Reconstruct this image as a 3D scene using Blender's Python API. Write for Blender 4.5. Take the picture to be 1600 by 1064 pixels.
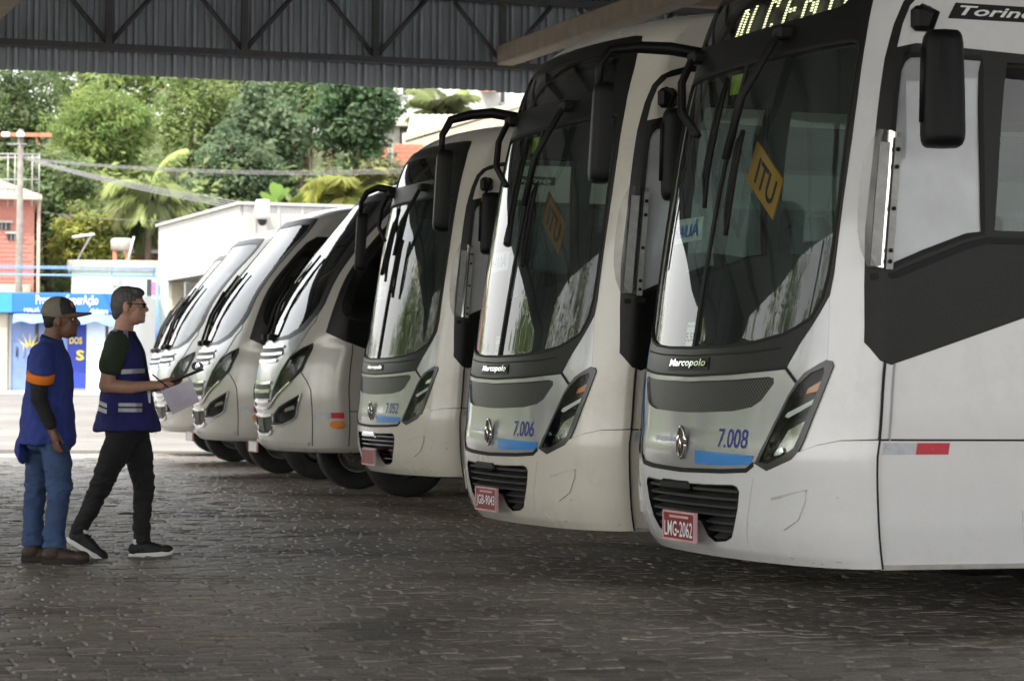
import bpy, bmesh, math, random
import numpy as np
from mathutils import Vector, Matrix
from mathutils.geometry import delaunay_2d_cdt
for o in list(bpy.data.objects): bpy.data.objects.remove(o)
SC = bpy.context.scene
COL = SC.collection
R = math.radians
random.seed(7); RNG = np.random.default_rng(7)

# ------------------------------------------------------------------ camera
F_PX = 4200.; HC = 1.15; TILT = R(0.887); ROLL = R(0.5)
_F = np.array([0, math.cos(TILT), math.sin(TILT)]); _U = np.array([0, -math.sin(TILT), math.cos(TILT)]); _X = np.array([1., 0, 0])
RC = math.cos(ROLL)*_X+math.sin(ROLL)*_U; UC = -math.sin(ROLL)*_X+math.cos(ROLL)*_U; FC = _F; CAM = np.array([0, 0, HC])
cd = bpy.data.cameras.new('camera'); cam = bpy.data.objects.new('camera', cd); COL.objects.link(cam)
cd.sensor_width = 36; cd.lens = 36*F_PX/1600; cd.clip_start = .5; cd.clip_end = 2000
cd.dof.use_dof = True; cd.dof.focus_distance = 15.5; cd.dof.aperture_fstop = 6.3
m = Matrix.Identity(4)
for i in range(3):
    m[i][0] = RC[i]; m[i][1] = UC[i]; m[i][2] = -FC[i]; m[i][3] = CAM[i]
cam.matrix_world = m
SC.camera = cam

# ------------------------------------------------------------------ sky, sun, exposure
SUN_EL = 58; SUN_AZ = 215          # compass degrees, 0 = +Y, clockwise
w = bpy.data.worlds.new('World'); SC.world = w; w.use_nodes = True
nt = w.node_tree; bg = nt.nodes['Background']
sky = nt.nodes.new('ShaderNodeTexSky'); sky.sky_type = 'NISHITA'; sky.sun_disc = False
sky.sun_elevation = R(SUN_EL); sky.sun_rotation = R(SUN_AZ); sky.air_density = 1.2; sky.dust_density = 6.0; sky.ozone_density = 1.0
# bright thin cloud cover over the clear sky, the same all round
wtc = nt.nodes.new('ShaderNodeTexCoord'); wn_ = nt.nodes.new('ShaderNodeTexNoise'); wn_.inputs['Scale'].default_value = 2.2; wn_.inputs['Detail'].default_value = 6; nt.links.new(wtc.outputs['Generated'], wn_.inputs['Vector'])
wr_ = nt.nodes.new('ShaderNodeMapRange'); wr_.inputs[1].default_value = .3; wr_.inputs[2].default_value = .7; wr_.inputs[3].default_value = .5; wr_.inputs[4].default_value = .8; nt.links.new(wn_.outputs['Fac'], wr_.inputs[0])
wm = nt.nodes.new('ShaderNodeMix'); wm.data_type = 'RGBA'; wm.inputs[7].default_value = (7.25, 7.15, 6.95, 1)
nt.links.new(wr_.outputs[0], wm.inputs[0]); nt.links.new(sky.outputs[0], wm.inputs[6]); nt.links.new(wm.outputs[2], bg.inputs[0]); bg.inputs[1].default_value = 0.15
sl = bpy.data.lights.new('sun', 'SUN'); sl.energy = 2.0; sl.angle = R(.6); sl.color = (1, .93, .82)
sun = bpy.data.objects.new('sun', sl); COL.objects.link(sun)
sd = Vector((math.sin(R(SUN_AZ))*math.cos(R(SUN_EL)), math.cos(R(SUN_AZ))*math.cos(R(SUN_EL)), math.sin(R(SUN_EL))))
sun.rotation_euler = sd.to_track_quat('Z', 'Y').to_euler()
vs = SC.view_settings; vs.view_transform = 'Standard'; vs.look = 'None'; vs.exposure = 1.9; vs.gamma = 1
SC.render.engine = 'CYCLES'
SC.cycles.max_bounces = 10; SC.cycles.transparent_max_bounces = 24; SC.cycles.diffuse_bounces = 5; SC.cycles.glossy_bounces = 5
SC.cycles.sample_clamp_indirect = 8

# ------------------------------------------------------------------ pixel / world helpers
def ray(px, py): return FC+RC*(px-800)/F_PX-UC*(py-532)/F_PX
def at(px, py, Y):
    v = ray(px, py); return Vector(CAM+v*(Y/v[1]))
def proj(P):
    d = np.asarray(P, float)-CAM; z = d@FC
    return np.stack([800+F_PX*(d@RC)/z, 532-F_PX*(d@UC)/z], -1)
PHI = R(18.5)
AX = np.array([math.cos(PHI), math.sin(PHI), 0]); AY = np.array([-math.sin(PHI), math.cos(PHI), 0])
def ab(a, b, z=0): return Vector(a*AX+b*AY+np.array([0, 0, z]))

# ------------------------------------------------------------------ materials
def _lin(c): return tuple(x/12.92 if x <= .04045 else ((x+.055)/1.055)**2.4 for x in c)
def hexc(h): return _lin(tuple(int(h[i:i+2], 16)/255 for i in (0, 2, 4)))
MATS = {}
def pm(name, col, rough=.5, metal=0, var=.12, scale=6, bump=0, bscale=60, coat=0, spec=.5, emit=0, attr=None, dirt=0, detail=6, streak=None):
    if name in MATS: return MATS[name]
    mt = bpy.data.materials.new(name); mt.use_nodes = True; n = mt.node_tree; b = n.nodes['Principled BSDF']; L = n.links.new
    b.inputs['Roughness'].default_value = rough; b.inputs['Metallic'].default_value = metal
    b.inputs['Coat Weight'].default_value = coat; b.inputs['Coat Roughness'].default_value = .06
    b.inputs['Specular IOR Level'].default_value = spec
    tc = n.nodes.new('ShaderNodeTexCoord')
    nz = n.nodes.new('ShaderNodeTexNoise'); nz.inputs['Scale'].default_value = scale; nz.inputs['Detail'].default_value = detail; nz.inputs['Roughness'].default_value = .65
    if streak:
        mp = n.nodes.new('ShaderNodeMapping'); mp.inputs['Scale'].default_value = streak
        L(tc.outputs['Object'], mp.inputs[0]); L(mp.outputs[0], nz.inputs['Vector'])
    else: L(tc.outputs['Object'], nz.inputs['Vector'])
    mr = n.nodes.new('ShaderNodeMapRange'); mr.inputs[1].default_value = .3; mr.inputs[2].default_value = .7
    mr.inputs[3].default_value = 1-var; mr.inputs[4].default_value = 1+var
    L(nz.outputs['Fac'], mr.inputs[0])
    mx = n.nodes.new('ShaderNodeMix'); mx.data_type = 'RGBA'; mx.blend_type = 'MULTIPLY'; mx.inputs[0].default_value = 1
    if attr:
        at_ = n.nodes.new('ShaderNodeAttribute'); at_.attribute_name = attr; L(at_.outputs['Color'], mx.inputs[6])
    else: mx.inputs[6].default_value = (*col, 1)
    L(mr.outputs[0], mx.inputs[7]); out = mx.outputs[2]
    if dirt:
        n2 = n.nodes.new('ShaderNodeTexNoise'); n2.inputs['Scale'].default_value = 2.3; n2.inputs['Detail'].default_value = 9; n2.inputs['Roughness'].default_value = .75
        L(tc.outputs['Object'], n2.inputs['Vector'])
        m2 = n.nodes.new('ShaderNodeMapRange'); m2.inputs[1].default_value = .5; m2.inputs[2].default_value = .78; m2.inputs[3].default_value = 0; m2.inputs[4].default_value = dirt
        L(n2.outputs['Fac'], m2.inputs[0])
        m3 = n.nodes.new('ShaderNodeMix'); m3.data_type = 'RGBA'; m3.inputs[7].default_value = (.16, .13, .09, 1)
        L(m2.outputs[0], m3.inputs[0]); L(out, m3.inputs[6]); out = m3.outputs[2]
        r2 = n.nodes.new('ShaderNodeMapRange'); r2.inputs[3].default_value = rough; r2.inputs[4].default_value = min(1, rough+.4)
        L(m2.outputs[0], r2.inputs[0]); L(r2.outputs[0], b.inputs['Roughness'])
    L(out, b.inputs['Base Color'])
    if emit:
        L(out, b.inputs['Emission Color']); b.inputs['Emission Strength'].default_value = emit
    if bump:
        n3 = n.nodes.new('ShaderNodeTexNoise'); n3.inputs['Scale'].default_value = bscale; n3.inputs['Detail'].default_value = 4
        L(tc.outputs['Object'], n3.inputs['Vector'])
        bp = n.nodes.new('ShaderNodeBump'); bp.inputs['Strength'].default_value = bump; bp.inputs['Distance'].default_value = .02
        L(n3.outputs['Fac'], bp.inputs['Height']); L(bp.outputs[0], b.inputs['Normal'])
    MATS[name] = mt; return mt
def glassm(name, tint, ior=1.5, gr=.01, smudge=.06, lo=.4, dust=(.5, .5, .47)):
    mt = bpy.data.materials.new(name); mt.use_nodes = True; n = mt.node_tree; L = n.links.new
    n.nodes.remove(n.nodes['Principled BSDF']); o = n.nodes['Material Output']
    tr = n.nodes.new('ShaderNodeBsdfTransparent'); tr.inputs[0].default_value = (*tint, 1)
    gl = n.nodes.new('ShaderNodeBsdfGlossy'); gl.inputs['Roughness'].default_value = gr
    df = n.nodes.new('ShaderNodeBsdfDiffuse'); df.inputs[0].default_value = (*dust, 1)
    tc = n.nodes.new('ShaderNodeTexCoord'); nz = n.nodes.new('ShaderNodeTexNoise'); nz.inputs['Scale'].default_value = 3; nz.inputs['Detail'].default_value = 8
    L(tc.outputs['Object'], nz.inputs['Vector'])
    mr = n.nodes.new('ShaderNodeMapRange'); mr.inputs[1].default_value = lo; mr.inputs[2].default_value = .75; mr.inputs[4].default_value = smudge
    L(nz.outputs['Fac'], mr.inputs[0])
    m0 = n.nodes.new('ShaderNodeMixShader'); L(mr.outputs[0], m0.inputs[0]); L(tr.outputs[0], m0.inputs[1]); L(df.outputs[0], m0.inputs[2])
    fr = n.nodes.new('ShaderNodeFresnel'); fr.inputs[0].default_value = ior
    geo = n.nodes.new('ShaderNodeNewGeometry')
    mx = n.nodes.new('ShaderNodeMixShader'); L(fr.outputs[0], mx.inputs[0]); L(m0.outputs[0], mx.inputs[1]); L(gl.outputs[0], mx.inputs[2])
    # faint waviness of the pane
    wn = n.nodes.new('ShaderNodeTexNoise'); wn.inputs['Scale'].default_value = 1.6; wn.inputs['Detail'].default_value = 1; L(tc.outputs['Object'], wn.inputs['Vector'])
    bp = n.nodes.new('ShaderNodeBump'); bp.inputs['Strength'].default_value = .25; bp.inputs['Distance'].default_value = .02; L(wn.outputs['Fac'], bp.inputs['Height'])
    L(bp.outputs[0], gl.inputs['Normal'])
    L(mx.outputs[0], o.inputs[0]); MATS[name] = mt; return mt

# ------------------------------------------------------------------ object helpers
def link(o, parent=None):
    COL.objects.link(o)
    if parent is not None: o.parent = parent
    return o
def empty(name, loc=(0, 0, 0), rz=0, parent=None):
    o = bpy.data.objects.new(name, None); o.empty_display_size = .3; o.location = loc; o.rotation_euler = (0, 0, rz); return link(o, parent)
def tag(o, label=None, cat=None, group=None, kind=None):
    if label: o['label'] = label
    if cat: o['category'] = cat
    if group: o['group'] = group
    if kind: o['kind'] = kind
    return o
class MB:
    def __init__(s): s.v = []; s.f = []; s.mi = []; s.sm = []
    def add(s, verts, faces, mi=0, smooth=False):
        k = len(s.v); s.v += [tuple(map(float, p)) for p in verts]
        for f in faces: s.f.append([i+k for i in f]); s.mi.append(mi); s.sm.append(smooth)
        return s
    def box(s, lo, hi, mi=0, M=None, bev=0):
        x0, y0, z0 = lo; x1, y1, z1 = hi
        if bev > 0:
            vs_ = []
            for (z, i) in ((z0, bev), (z0+bev, 0), (z1-bev, 0), (z1, bev)):
                e = bev
                a0, a1, b0, b1 = x0+i, x1-i, y0+i, y1-i
                if i == 0: vs_ += [(a0+e, b0, z), (a1-e, b0, z), (a1, b0+e, z), (a1, b1-e, z), (a1-e, b1, z), (a0+e, b1, z), (a0, b1-e, z), (a0, b0+e, z)]
                else: vs_ += [(a0+e*.4, b0, z), (a1-e*.4, b0, z), (a1, b0+e*.4, z), (a1, b1-e*.4, z), (a1-e*.4, b1, z), (a0+e*.4, b1, z), (a0, b1-e*.4, z), (a0, b0+e*.4, z)]
            fs = [list(range(7, -1, -1)), list(range(24, 32))]
            for r in range(3):
                for k in range(8): fs.append([r*8+k, r*8+(k+1) % 8, r*8+8+(k+1) % 8, r*8+8+k])
        else:
            vs_ = [(x0, y0, z0), (x1, y0, z0), (x1, y1, z0), (x0, y1, z0), (x0, y0, z1), (x1, y0, z1), (x1, y1, z1), (x0, y1, z1)]
            fs = [(3, 2, 1, 0), (4, 5, 6, 7), (0, 1, 5, 4), (1, 2, 6, 5), (2, 3, 7, 6), (3, 0, 4, 7)]
        if M is not None: vs_ = [M @ Vector(p) for p in vs_]
        return s.add(vs_, fs, mi)
    def tube(s, pts, rad, n=8, mi=0, cap=True, flat=1.0):
        pts = [Vector(p) for p in pts]; rr = rad if hasattr(rad, '__len__') else [rad]*len(pts)
        vs_ = []; prev = None
        for i, p in enumerate(pts):
            d = (pts[min(i+1, len(pts)-1)]-pts[max(i-1, 0)]).normalized()
            if prev is None:
                u = d.orthogonal().normalized() if abs(d.z) < .95 else Vector((1, 0, 0))
                if abs(d.z) < .95: u = Vector((0, 0, 1))
            else: u = prev
            u = (u-d*u.dot(d)).normalized(); prev = u; q = d.cross(u)
            for k in range(n):
                a = 2*math.pi*k/n; vs_.append(p+u*math.cos(a)*rr[i]*flat+q*math.sin(a)*rr[i])
        fs = []
        for i in range(len(pts)-1):
            for k in range(n): fs.append([i*n+k, i*n+(k+1) % n, (i+1)*n+(k+1) % n, (i+1)*n+k])
        if cap: fs += [list(range(n-1, -1, -1)), list(range((len(pts)-1)*n, len(pts)*n))]
        return s.add(vs_, fs, mi, True)
    def lathe(s, prof, n=32, M=None, mi=0):
        # profile of (radius, height) about local z
        vs_ = []; fs = []
        for r, h in prof:
            for k in range(n):
                a = 2*math.pi*k/n; p = Vector((r*math.cos(a), r*math.sin(a), h)); vs_.append(M @ p if M is not None else p)
        for i in range(len(prof)-1):
            for k in range(n): fs.append([i*n+k, i*n+(k+1) % n, (i+1)*n+(k+1) % n, (i+1)*n+k])
        return s.add(vs_, fs, mi, True)
    def prism(s, poly, lo, hi, M=None, mi=0):
        # poly in (x, z), extruded along y from lo to hi
        n = len(poly); vs_ = [(x, lo, z) for x, z in poly]+[(x, hi, z) for x, z in poly]
        if M is not None: vs_ = [M @ Vector(p) for p in vs_]
        fs = [list(range(n)), list(range(2*n-1, n-1, -1))]+[[(k+1) % n, k, n+k, n+(k+1) % n] for k in range(n)]
        return s.add(vs_, fs, mi)
    def mesh(s, name, mats):
        me = bpy.data.meshes.new(name); me.from_pydata(s.v, [], s.f)
        for m_ in (mats if isinstance(mats, (list, tuple)) else [mats]): me.materials.append(m_)
        me.polygons.foreach_set('material_index', s.mi); me.polygons.foreach_set('use_smooth', s.sm)
        me.update(); return me
    def build(s, name, mats, parent=None, loc=None):
        o = bpy.data.objects.new(name, s.mesh(name, mats))
        if loc is not None: o.location = loc
        return link(o, parent)
def text_mesh(txt, size=1, shear=0, bold=0, cx=True, space=1.0):
    cu = bpy.data.curves.new('lettering', 'FONT'); cu.body = txt; cu.size = size; cu.shear = shear; cu.offset = bold; cu.space_character = space; cu.resolution_u = 3
    if cx: cu.align_x = 'CENTER'
    cu.align_y = 'CENTER'
    o = bpy.data.objects.new('lettering', cu); COL.objects.link(o)
    dg = bpy.context.evaluated_depsgraph_get(); me = bpy.data.meshes.new_from_object(o.evaluated_get(dg))
    bpy.data.objects.remove(o); bpy.data.curves.remove(cu)
    V = np.array([v.co[:] for v in me.vertices]).reshape(-1, 3); Fc = [list(p.vertices) for p in me.polygons]
    bpy.data.meshes.remove(me); return V, Fc
def fit(V, w_, h_):
    V = V.copy(); lo = V.min(0); hi = V.max(0); c = (lo+hi)/2; V -= c
    V[:, 0] *= w_/(hi[0]-lo[0]); V[:, 1] *= h_/(hi[1]-lo[1]); return V
# ================================================================== THE SETTING
def smooth(t): t = min(1, max(0, t)); return t*t*(3-2*t)
def gz(y): return -.016+.016*smooth((y-41)/3)+.62*smooth((y-50)/38)
# ---- ground sheet
M_dirt = pm('packed_dirt', (.055, .046, .036), .85, var=.3, scale=9, bump=.5, bscale=40)
def paving_far():
    # sunlit setts beyond the ones that are built one by one: colour and fine relief only
    mt = bpy.data.materials.new('stone_paving'); mt.use_nodes = True; n = mt.node_tree; L = n.links.new; b = n.nodes['Principled BSDF']
    tc = n.nodes.new('ShaderNodeTexCoord'); mp = n.nodes.new('ShaderNodeMapping'); mp.inputs['Rotation'].default_value = (0, 0, -PHI)
    br = n.nodes.new('ShaderNodeTexBrick'); br.inputs['Scale'].default_value = 1; br.inputs['Brick Width'].default_value = .21; br.inputs['Row Height'].default_value = .12
    br.inputs['Mortar Size'].default_value = .014; br.inputs['Mortar Smooth'].default_value = .5; br.inputs['Bias'].default_value = -.2
    br.inputs['Color1'].default_value = (.165, .16, .15, 1); br.inputs['Color2'].default_value = (.115, .11, .104, 1); br.inputs['Mortar'].default_value = (.06, .053, .043, 1)
    L(tc.outputs['Object'], mp.inputs[0]); L(mp.outputs[0], br.inputs[0])
    nz = n.nodes.new('ShaderNodeTexNoise'); nz.inputs['Scale'].default_value = .35; nz.inputs['Detail'].default_value = 7; L(tc.outputs['Object'], nz.inputs['Vector'])
    mr = n.nodes.new('ShaderNodeMapRange'); mr.inputs[1].default_value = .3; mr.inputs[2].default_value = .7; mr.inputs[3].default_value = .75; mr.inputs[4].default_value = 1.25; L(nz.outputs['Fac'], mr.inputs[0])
    mx = n.nodes.new('ShaderNodeMix'); mx.data_type = 'RGBA'; mx.blend_type = 'MULTIPLY'; mx.inputs[0].default_value = 1
    L(br.outputs['Color'], mx.inputs[6]); L(mr.outputs[0], mx.inputs[7]); L(mx.outputs[2], b.inputs['Base Color']); b.inputs['Roughness'].default_value = .7
    bp = n.nodes.new('ShaderNodeBump'); bp.inputs['Strength'].default_value = .6; bp.inputs['Distance'].default_value = .015; bp.invert = True; L(br.outputs['Fac'], bp.inputs['Height']); L(bp.outputs[0], b.inputs['Normal'])
    return mt
M_pave = paving_far()
ys = [-60, -20, 0, 6, 38, 41, 41.7, 42.4, 43.2, 44, 47]+list(np.linspace(50, 92, 22))+[100, 130]
xs = list(np.linspace(-160, 160, 33)); g = MB(); vv = []; ff = []
for y in ys:
    for x in xs: vv.append((x, y, gz(y)))
nx = len(xs)
for j in range(len(ys)-1):
    for i in range(nx-1): ff.append([j*nx+i, j*nx+i+1, (j+1)*nx+i+1, (j+1)*nx+i])
g.add(vv, ff, 0, True); ground = g.build('ground', [M_dirt, M_pave]); tag(ground, kind='structure')
for p in ground.data.polygons: p.material_index = 1 if p.center[1] > 43 else 0

from mathutils import noise as _mn
# ---- stone setts: rows run along the bus direction
M_sett = pm('sett_stone', None, .46, var=.38, scale=22, bump=.4, bscale=70, attr='tone', spec=.5, detail=5)
def sett_tone(a, b, r):
    base = .165+.06*r[0]
    warm = .5+.5*math.sin(a*.35+b*.22+1.3*math.sin(b*.31))
    c = np.array([base*(1.13+.12*warm), base*(1.01+.03*warm), base*(.92-.13*warm)])
    st = _mn.noise(Vector((a*.45, b*.6, 3.1)))+.5*_mn.noise(Vector((a*1.3, b*1.7, 7.7))); c = c*(1-.5*smooth((st-.08)/.4)+.18*smooth((-st-.1)/.4))
    # remains of a yellow painted line
    dl = abs((b-11.2)-(a-4.)*-.33)
    if dl < .1 and r[1] < .5 and 2 < a < 7.5: c = c*.72+np.array([.16, .115, .04])*.28
    return c
stones = []
b = 7.2
while b < 41.0:
    dep = .085+.03*RNG.random()
    X0 = -.2*b-2.5; X1 = .2*b+2.5
    # row at constant b: world x = a cos - b sin
    a0 = (X0+b*.317)/.948; a1 = (X1+b*.317)/.948
    a = a0-RNG.random()*.2
    lo = (b < 30)
    while a < a1:
        ln = .12+.09*RNG.random()
        stones.append((a, b, ln, dep)); a += ln+.007
    b += dep+.007
stones = np.array(stones); NS = len(stones)
hgt = RNG.normal(0, .0019, NS)+.006*np.sin(stones[:, 0]*1.7+stones[:, 1]*.9)*np.sin(stones[:, 1]*1.3); tlt = RNG.normal(0, .0016, (NS, 2)); rnd = RNG.random((NS, 6))
jit = RNG.normal(0, .0035, (NS, 4, 2))
tones = np.array([sett_tone(s[0], s[1], r) for s, r in zip(stones, rnd)])
def sett_geo(i, local=False):
    a, b_, ln, dp = stones[i]
    if local: a0, b0, a1, b1 = -ln/2, -dp/2, ln/2, dp/2
    else: a0, b0, a1, b1 = a, b_, a+ln, b_+dp
    P = np.array([(a0, b0), (a1, b0), (a1, b1), (a0, b1)])+jit[i]
    c = P.mean(0); h = hgt[i]
    top = P+(c-P)*np.array([.022/ln, .026/dp])*1.0
    z_t = np.array([h-tlt[i, 0]-tlt[i, 1], h+tlt[i, 0]-tlt[i, 1], h+tlt[i, 0]+tlt[i, 1], h-tlt[i, 0]+tlt[i, 1]])
    V = np.zeros((12, 3)); V[:4, :2] = P; V[:4, 2] = -.02
    V[4:8, :2] = P; V[4:8, 2] = z_t-.0045; V[8:, :2] = top; V[8:, 2] = z_t
    if not local:
        W = V.copy(); W[:, 0] = V[:, 0]*AX[0]+V[:, 1]*AY[0]; W[:, 1] = V[:, 0]*AX[1]+V[:, 1]*AY[1]; V = W
    return V
SF = [[0, 1, 5, 4], [1, 2, 6, 5], [2, 3, 7, 6], [3, 0, 4, 7], [4, 5, 9, 8], [5, 6, 10, 9], [6, 7, 11, 10], [7, 4, 8, 11], [8, 9, 10, 11]]
cen = np.stack([(stones[:, 0]+stones[:, 2]/2)*AX[0]+(stones[:, 1]+stones[:, 3]/2)*AY[0], (stones[:, 0]+stones[:, 2]/2)*AX[1]+(stones[:, 1]+stones[:, 3]/2)*AY[1], hgt], 1)
pp = proj(cen); inside = (pp[:, 0] > 0) & (pp[:, 0] < 1600) & (pp[:, 1] < 1064)
order = np.argsort(-np.where(inside, pp[:, 1], -1e9))[:300]; single = set(order.tolist())
def tone_attr(me, cols):
    at_ = me.attributes.new('tone', 'FLOAT_COLOR', 'POINT')
    arr = np.ones((len(me.vertices), 4), np.float32); arr[:, :3] = cols; at_.data.foreach_set('color', arr.ravel())
rest = [i for i in range(NS) if i not in single]
V = np.concatenate([sett_geo(i) for i in rest]); nF = len(rest)
Fc = (np.array(SF)[None]+(np.arange(nF)*12)[:, None, None]).reshape(-1, 4)
me = bpy.data.meshes.new('cobblestones'); me.from_pydata(V.tolist(), [], Fc.tolist()); tone_attr(me, np.repeat(tones[rest], 12, 0)); me.materials.append(M_sett)
tag(link(bpy.data.objects.new('cobblestone_field', me), ground), kind='stuff')
# the 300 nearest setts, one object each, sharing twelve shapes
vmesh = []
for k in range(12):
    i = order[k*25]; me = bpy.data.meshes.new('cobblestone'); me.from_pydata(sett_geo(i, True).tolist(), [], SF); tone_attr(me, tones[order[k*25+3]][None].repeat(12, 0)); me.materials.append(M_sett); vmesh.append((me, stones[i]))
for i in order:
    me, s0 = vmesh[int(rnd[i, 2]*12) % 12]; o = bpy.data.objects.new('cobblestone', me); c = cen[i]
    o.location = (c[0], c[1], hgt[i]*.3); o.rotation_euler = (0, 0, PHI); o.scale = (stones[i, 2]/s0[2], stones[i, 3]/s0[3], 1); link(o, ground)

# ---- hill behind the street
def hill_z(x, y):
    t = smooth((y-99)/75); return gz(min(y, 92))+16*t**1.15*(1-.35*smooth((-x-.24*y)/20)*1.2)+2.2*math.sin(x*.05+1)*t+1.2*math.sin(x*.13+y*.07)*t
M_hill = pm('hill_soil', (.05, .055, .022), .95, var=.4, scale=.6, bump=.6, bscale=3)
vv = []; ff = []; hx = np.linspace(-190, 150, 60); hy = np.linspace(98, 240, 34)
for y in hy:
    for x in hx: vv.append((x, y, hill_z(x, y)))
for j in range(len(hy)-1):
    for i in range(len(hx)-1): k = j*len(hx)+i; ff.append([k, k+1, k+len(hx)+1, k+len(hx)])
hl = MB().add(vv, ff, 0, True).build('hill', M_hill); tag(hl, kind='structure')

# ================================================================== canopy of the bus station
M_sheet = pm('galvanised_sheet', (.42, .455, .49), .55, .35, var=.22, scale=3.0, streak=(6, 6, .5))
M_steel = pm('painted_steel', (.10, .10, .105), .6, .2, var=.25, scale=5)
M_beam = pm('bare_concrete_beam', (.30, .25, .20), .8, var=.2, scale=4, bump=.2)
BF = 36.3; ZF = 5.27; ZR = 6.75
can = empty('station_canopy', ab(0, BF, 0), PHI)     # local x runs along the buses, y towards the street
tag(can, 'dark grey corrugated metal roof with steel lattice truss over the parked buses', 'canopy')
# fascia of corrugated sheets
per = .27
def sheet_mesh(wd, z0, z1):
    prof = []; x = 0
    while x < wd-1e-6:
        prof += [(x, 0), (x+.085, 0), (x+.095, -.085), (x+.13, -.085), (x+.14, -.02), (x+.18, -.02), (x+.19, -.085), (x+.235, -.085)]; x += per
    prof.append((wd, 0)); mb = MB(); n = len(prof)
    vs_ = [(x, y, z0) for x, y in prof]+[(x, y, z1) for x, y in prof]+[(x, y+.004, z0) for x, y in prof]+[(x, y+.004, z1) for x, y in prof]
    fs = []
    for i in range(n-1):
        fs.append([i, i+1, n+i+1, n+i]); fs.append([2*n+i+1, 2*n+i, 3*n+i, 3*n+i+1]); fs.append([i+1, i, 2*n+i, 2*n+i+1])
    return mb.add(vs_, fs).mesh('fascia_sheet', M_sheet)
sm_ = sheet_mesh(per*4, ZF, ZR+.2)
for k in range(-12, 34):
    o = bpy.data.objects.new('fascia_sheet', sm_); o.location = (k*(per*4-.0), .004*(k % 2), random.uniform(-.012, .012)); link(o, can)
# roof sheet
mb = MB(); prof = []; A0, A1, B0 = -13., 38., -BF-9.
nrib = 60
mb.box((A0, B0, ZR), (A1, .25, ZR+.05))
rib = mb.build('roof_sheet', M_sheet, can)
for k in range(0, 12):
    y = -.7-k*3.6; MB().box((A0, y-.05, ZR-.16), (A1, y+.05, ZR-.001)).build('purlin', M_steel, can)
# lattice truss just inside the fascia
ty = -.35; zc = 5.62
mb = MB(); mb.box((A0, ty-.045, zc-.06), (A1, ty+.045, zc+.03)); mb.build('truss_chord', M_steel, can)
mb = MB(); mb.box((A0, ty-.05, ZR-.26), (A1, ty+.05, ZR-.17)); mb.build('truss_chord', M_steel, can)
nod = [(at(165, 62, 36.3).x*AX[0]+36.3*AX[1])+1.86*k for k in range(-9, 13)]
dm = None
for k, a in enumerate(nod):
    MB().box((a-.045, ty-.04, zc+.03), (a+.045, ty+.04, ZR-.26)).build('truss_post', M_steel, can)
    for s in (-1, 1):
        MB().tube([(a, ty, zc+.02), (a+s*.72, ty, ZR-.28)], .034, 4).build('truss_diagonal', M_steel, can)
# rafters that run towards the camera
for a in (nod[12]+.02, nod[12]-7.44, nod[12]+7.44):
    MB().box((a-.13, -BF-8.5, zc-.02), (a+.13, ty-.06, zc+.26), bev=.02).build('rafter_beam', M_beam, can)
MB().box((nod[12]+.2, -6.7, zc+.03), (A1-.3, -6.45, zc+.30), bev=.02).build('cross_beam', M_beam, can)
for a in (-12.6, 37.4):
    for bb in (-.35, -18, -BF-7.5):
        MB().box((a-.16, bb-.16, -.03), (a+.16, bb+.16, ZR-.001), bev=.03).build('column', M_beam, can)

# ================================================================== street behind: shop, houses, walls
M_blue = pm('sign_blue', (.012, .13, .46), .45, var=.06, scale=2)
M_lblue = pm('awning_blue', (.13, .24, .55), .7, var=.12, scale=3)
M_dblue = pm('poster_blue', (.01, .03, .28), .5, var=.08)
M_white = pm('white_plaster', (.50, .50, .485), .8, var=.07, scale=1.5, dirt=.25)
M_wpl = pm('white_panel', (.62, .63, .63), .45, var=.05)
M_yel = pm('print_yellow', (.75, .55, .03), .5, var=.05)
M_door = pm('door_blue_glass', (.13, .2, .42), .25, var=.15, scale=2)
M_cream = pm('cream_plaster', (.42, .38, .30), .8, var=.1, scale=2, dirt=.2)
M_pink = pm('salmon_brick_paint', (.36, .15, .12), .75, var=.1, scale=2)
M_conc = pm('weathered_concrete', (.34, .32, .29), .9, var=.3, scale=2.5, dirt=.4, bump=.3)
M_tile = pm('old_roof_tile', (.21, .18, .16), .85, var=.35, scale=5)
M_tilec = pm('pale_roof_tile', (.45, .39, .32), .8, var=.15, scale=4)
M_brick = pm('red_clay_brick', (.42, .17, .11), .85, var=.25, scale=6)
M_wood = pm('rusty_red_timber', (.36, .15, .09), .8, var=.3, scale=6)
M_galv = pm('galvanised_pipe', (.3, .3, .3), .5, .3, var=.15)
M_bpipe = pm('blue_pipe_paint', (.12, .25, .55), .45, var=.08)
M_dark = pm('dark_opening', (.02, .022, .026), .3, var=.2)
M_teal = pm('pale_turquoise_wall', (.36, .46, .47), .8, var=.12, scale=1.5, dirt=.3)
M_wire = pm('cable_grey', (.14, .14, .14), .6, var=.1)
def lettering(txt, name, parent, center, w_, h_, mat_, y=0, shear=0, bold=0.0, dep=.02):
    V_, F_ = text_mesh(txt, 1, shear, bold); V_ = fit(V_, w_, h_); n = len(V_)
    mb = MB(); mb.add([(center[0]+v[0], y-dep, center[1]+v[1]) for v in V_], F_); return mb.build(name, mat_, parent)
SY = 90.
def sx(px, Y=SY): return at(px, 500, Y).x
def sz(px, py, Y=SY): return at(px, py, Y).z
x0s = sx(-30); shop = empty('shop_front', (x0s, SY, .6)); tag(shop, 'street shop with blue lettered sign board and blue glass doors', 'shop')
def S(px): return sx(px)-x0s
def Z(px, py): return sz(px, py)-.6
W_ = S(212)
zs0, zs1 = Z(80, 489), Z(80, 458); zb = Z(80, 611)
MB().box((-6, .35, 0), (W_, 6, zs1)).build('wall', M_white, shop)
MB().box((-6, -1.4, -.2), (W_+2, .34, zb)).build('step', M_white, shop)
sb = MB().box((-6, -.25, zs0), (S(206), .3, zs1), bev=.02).build('sign_board', M_blue, shop)
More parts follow.
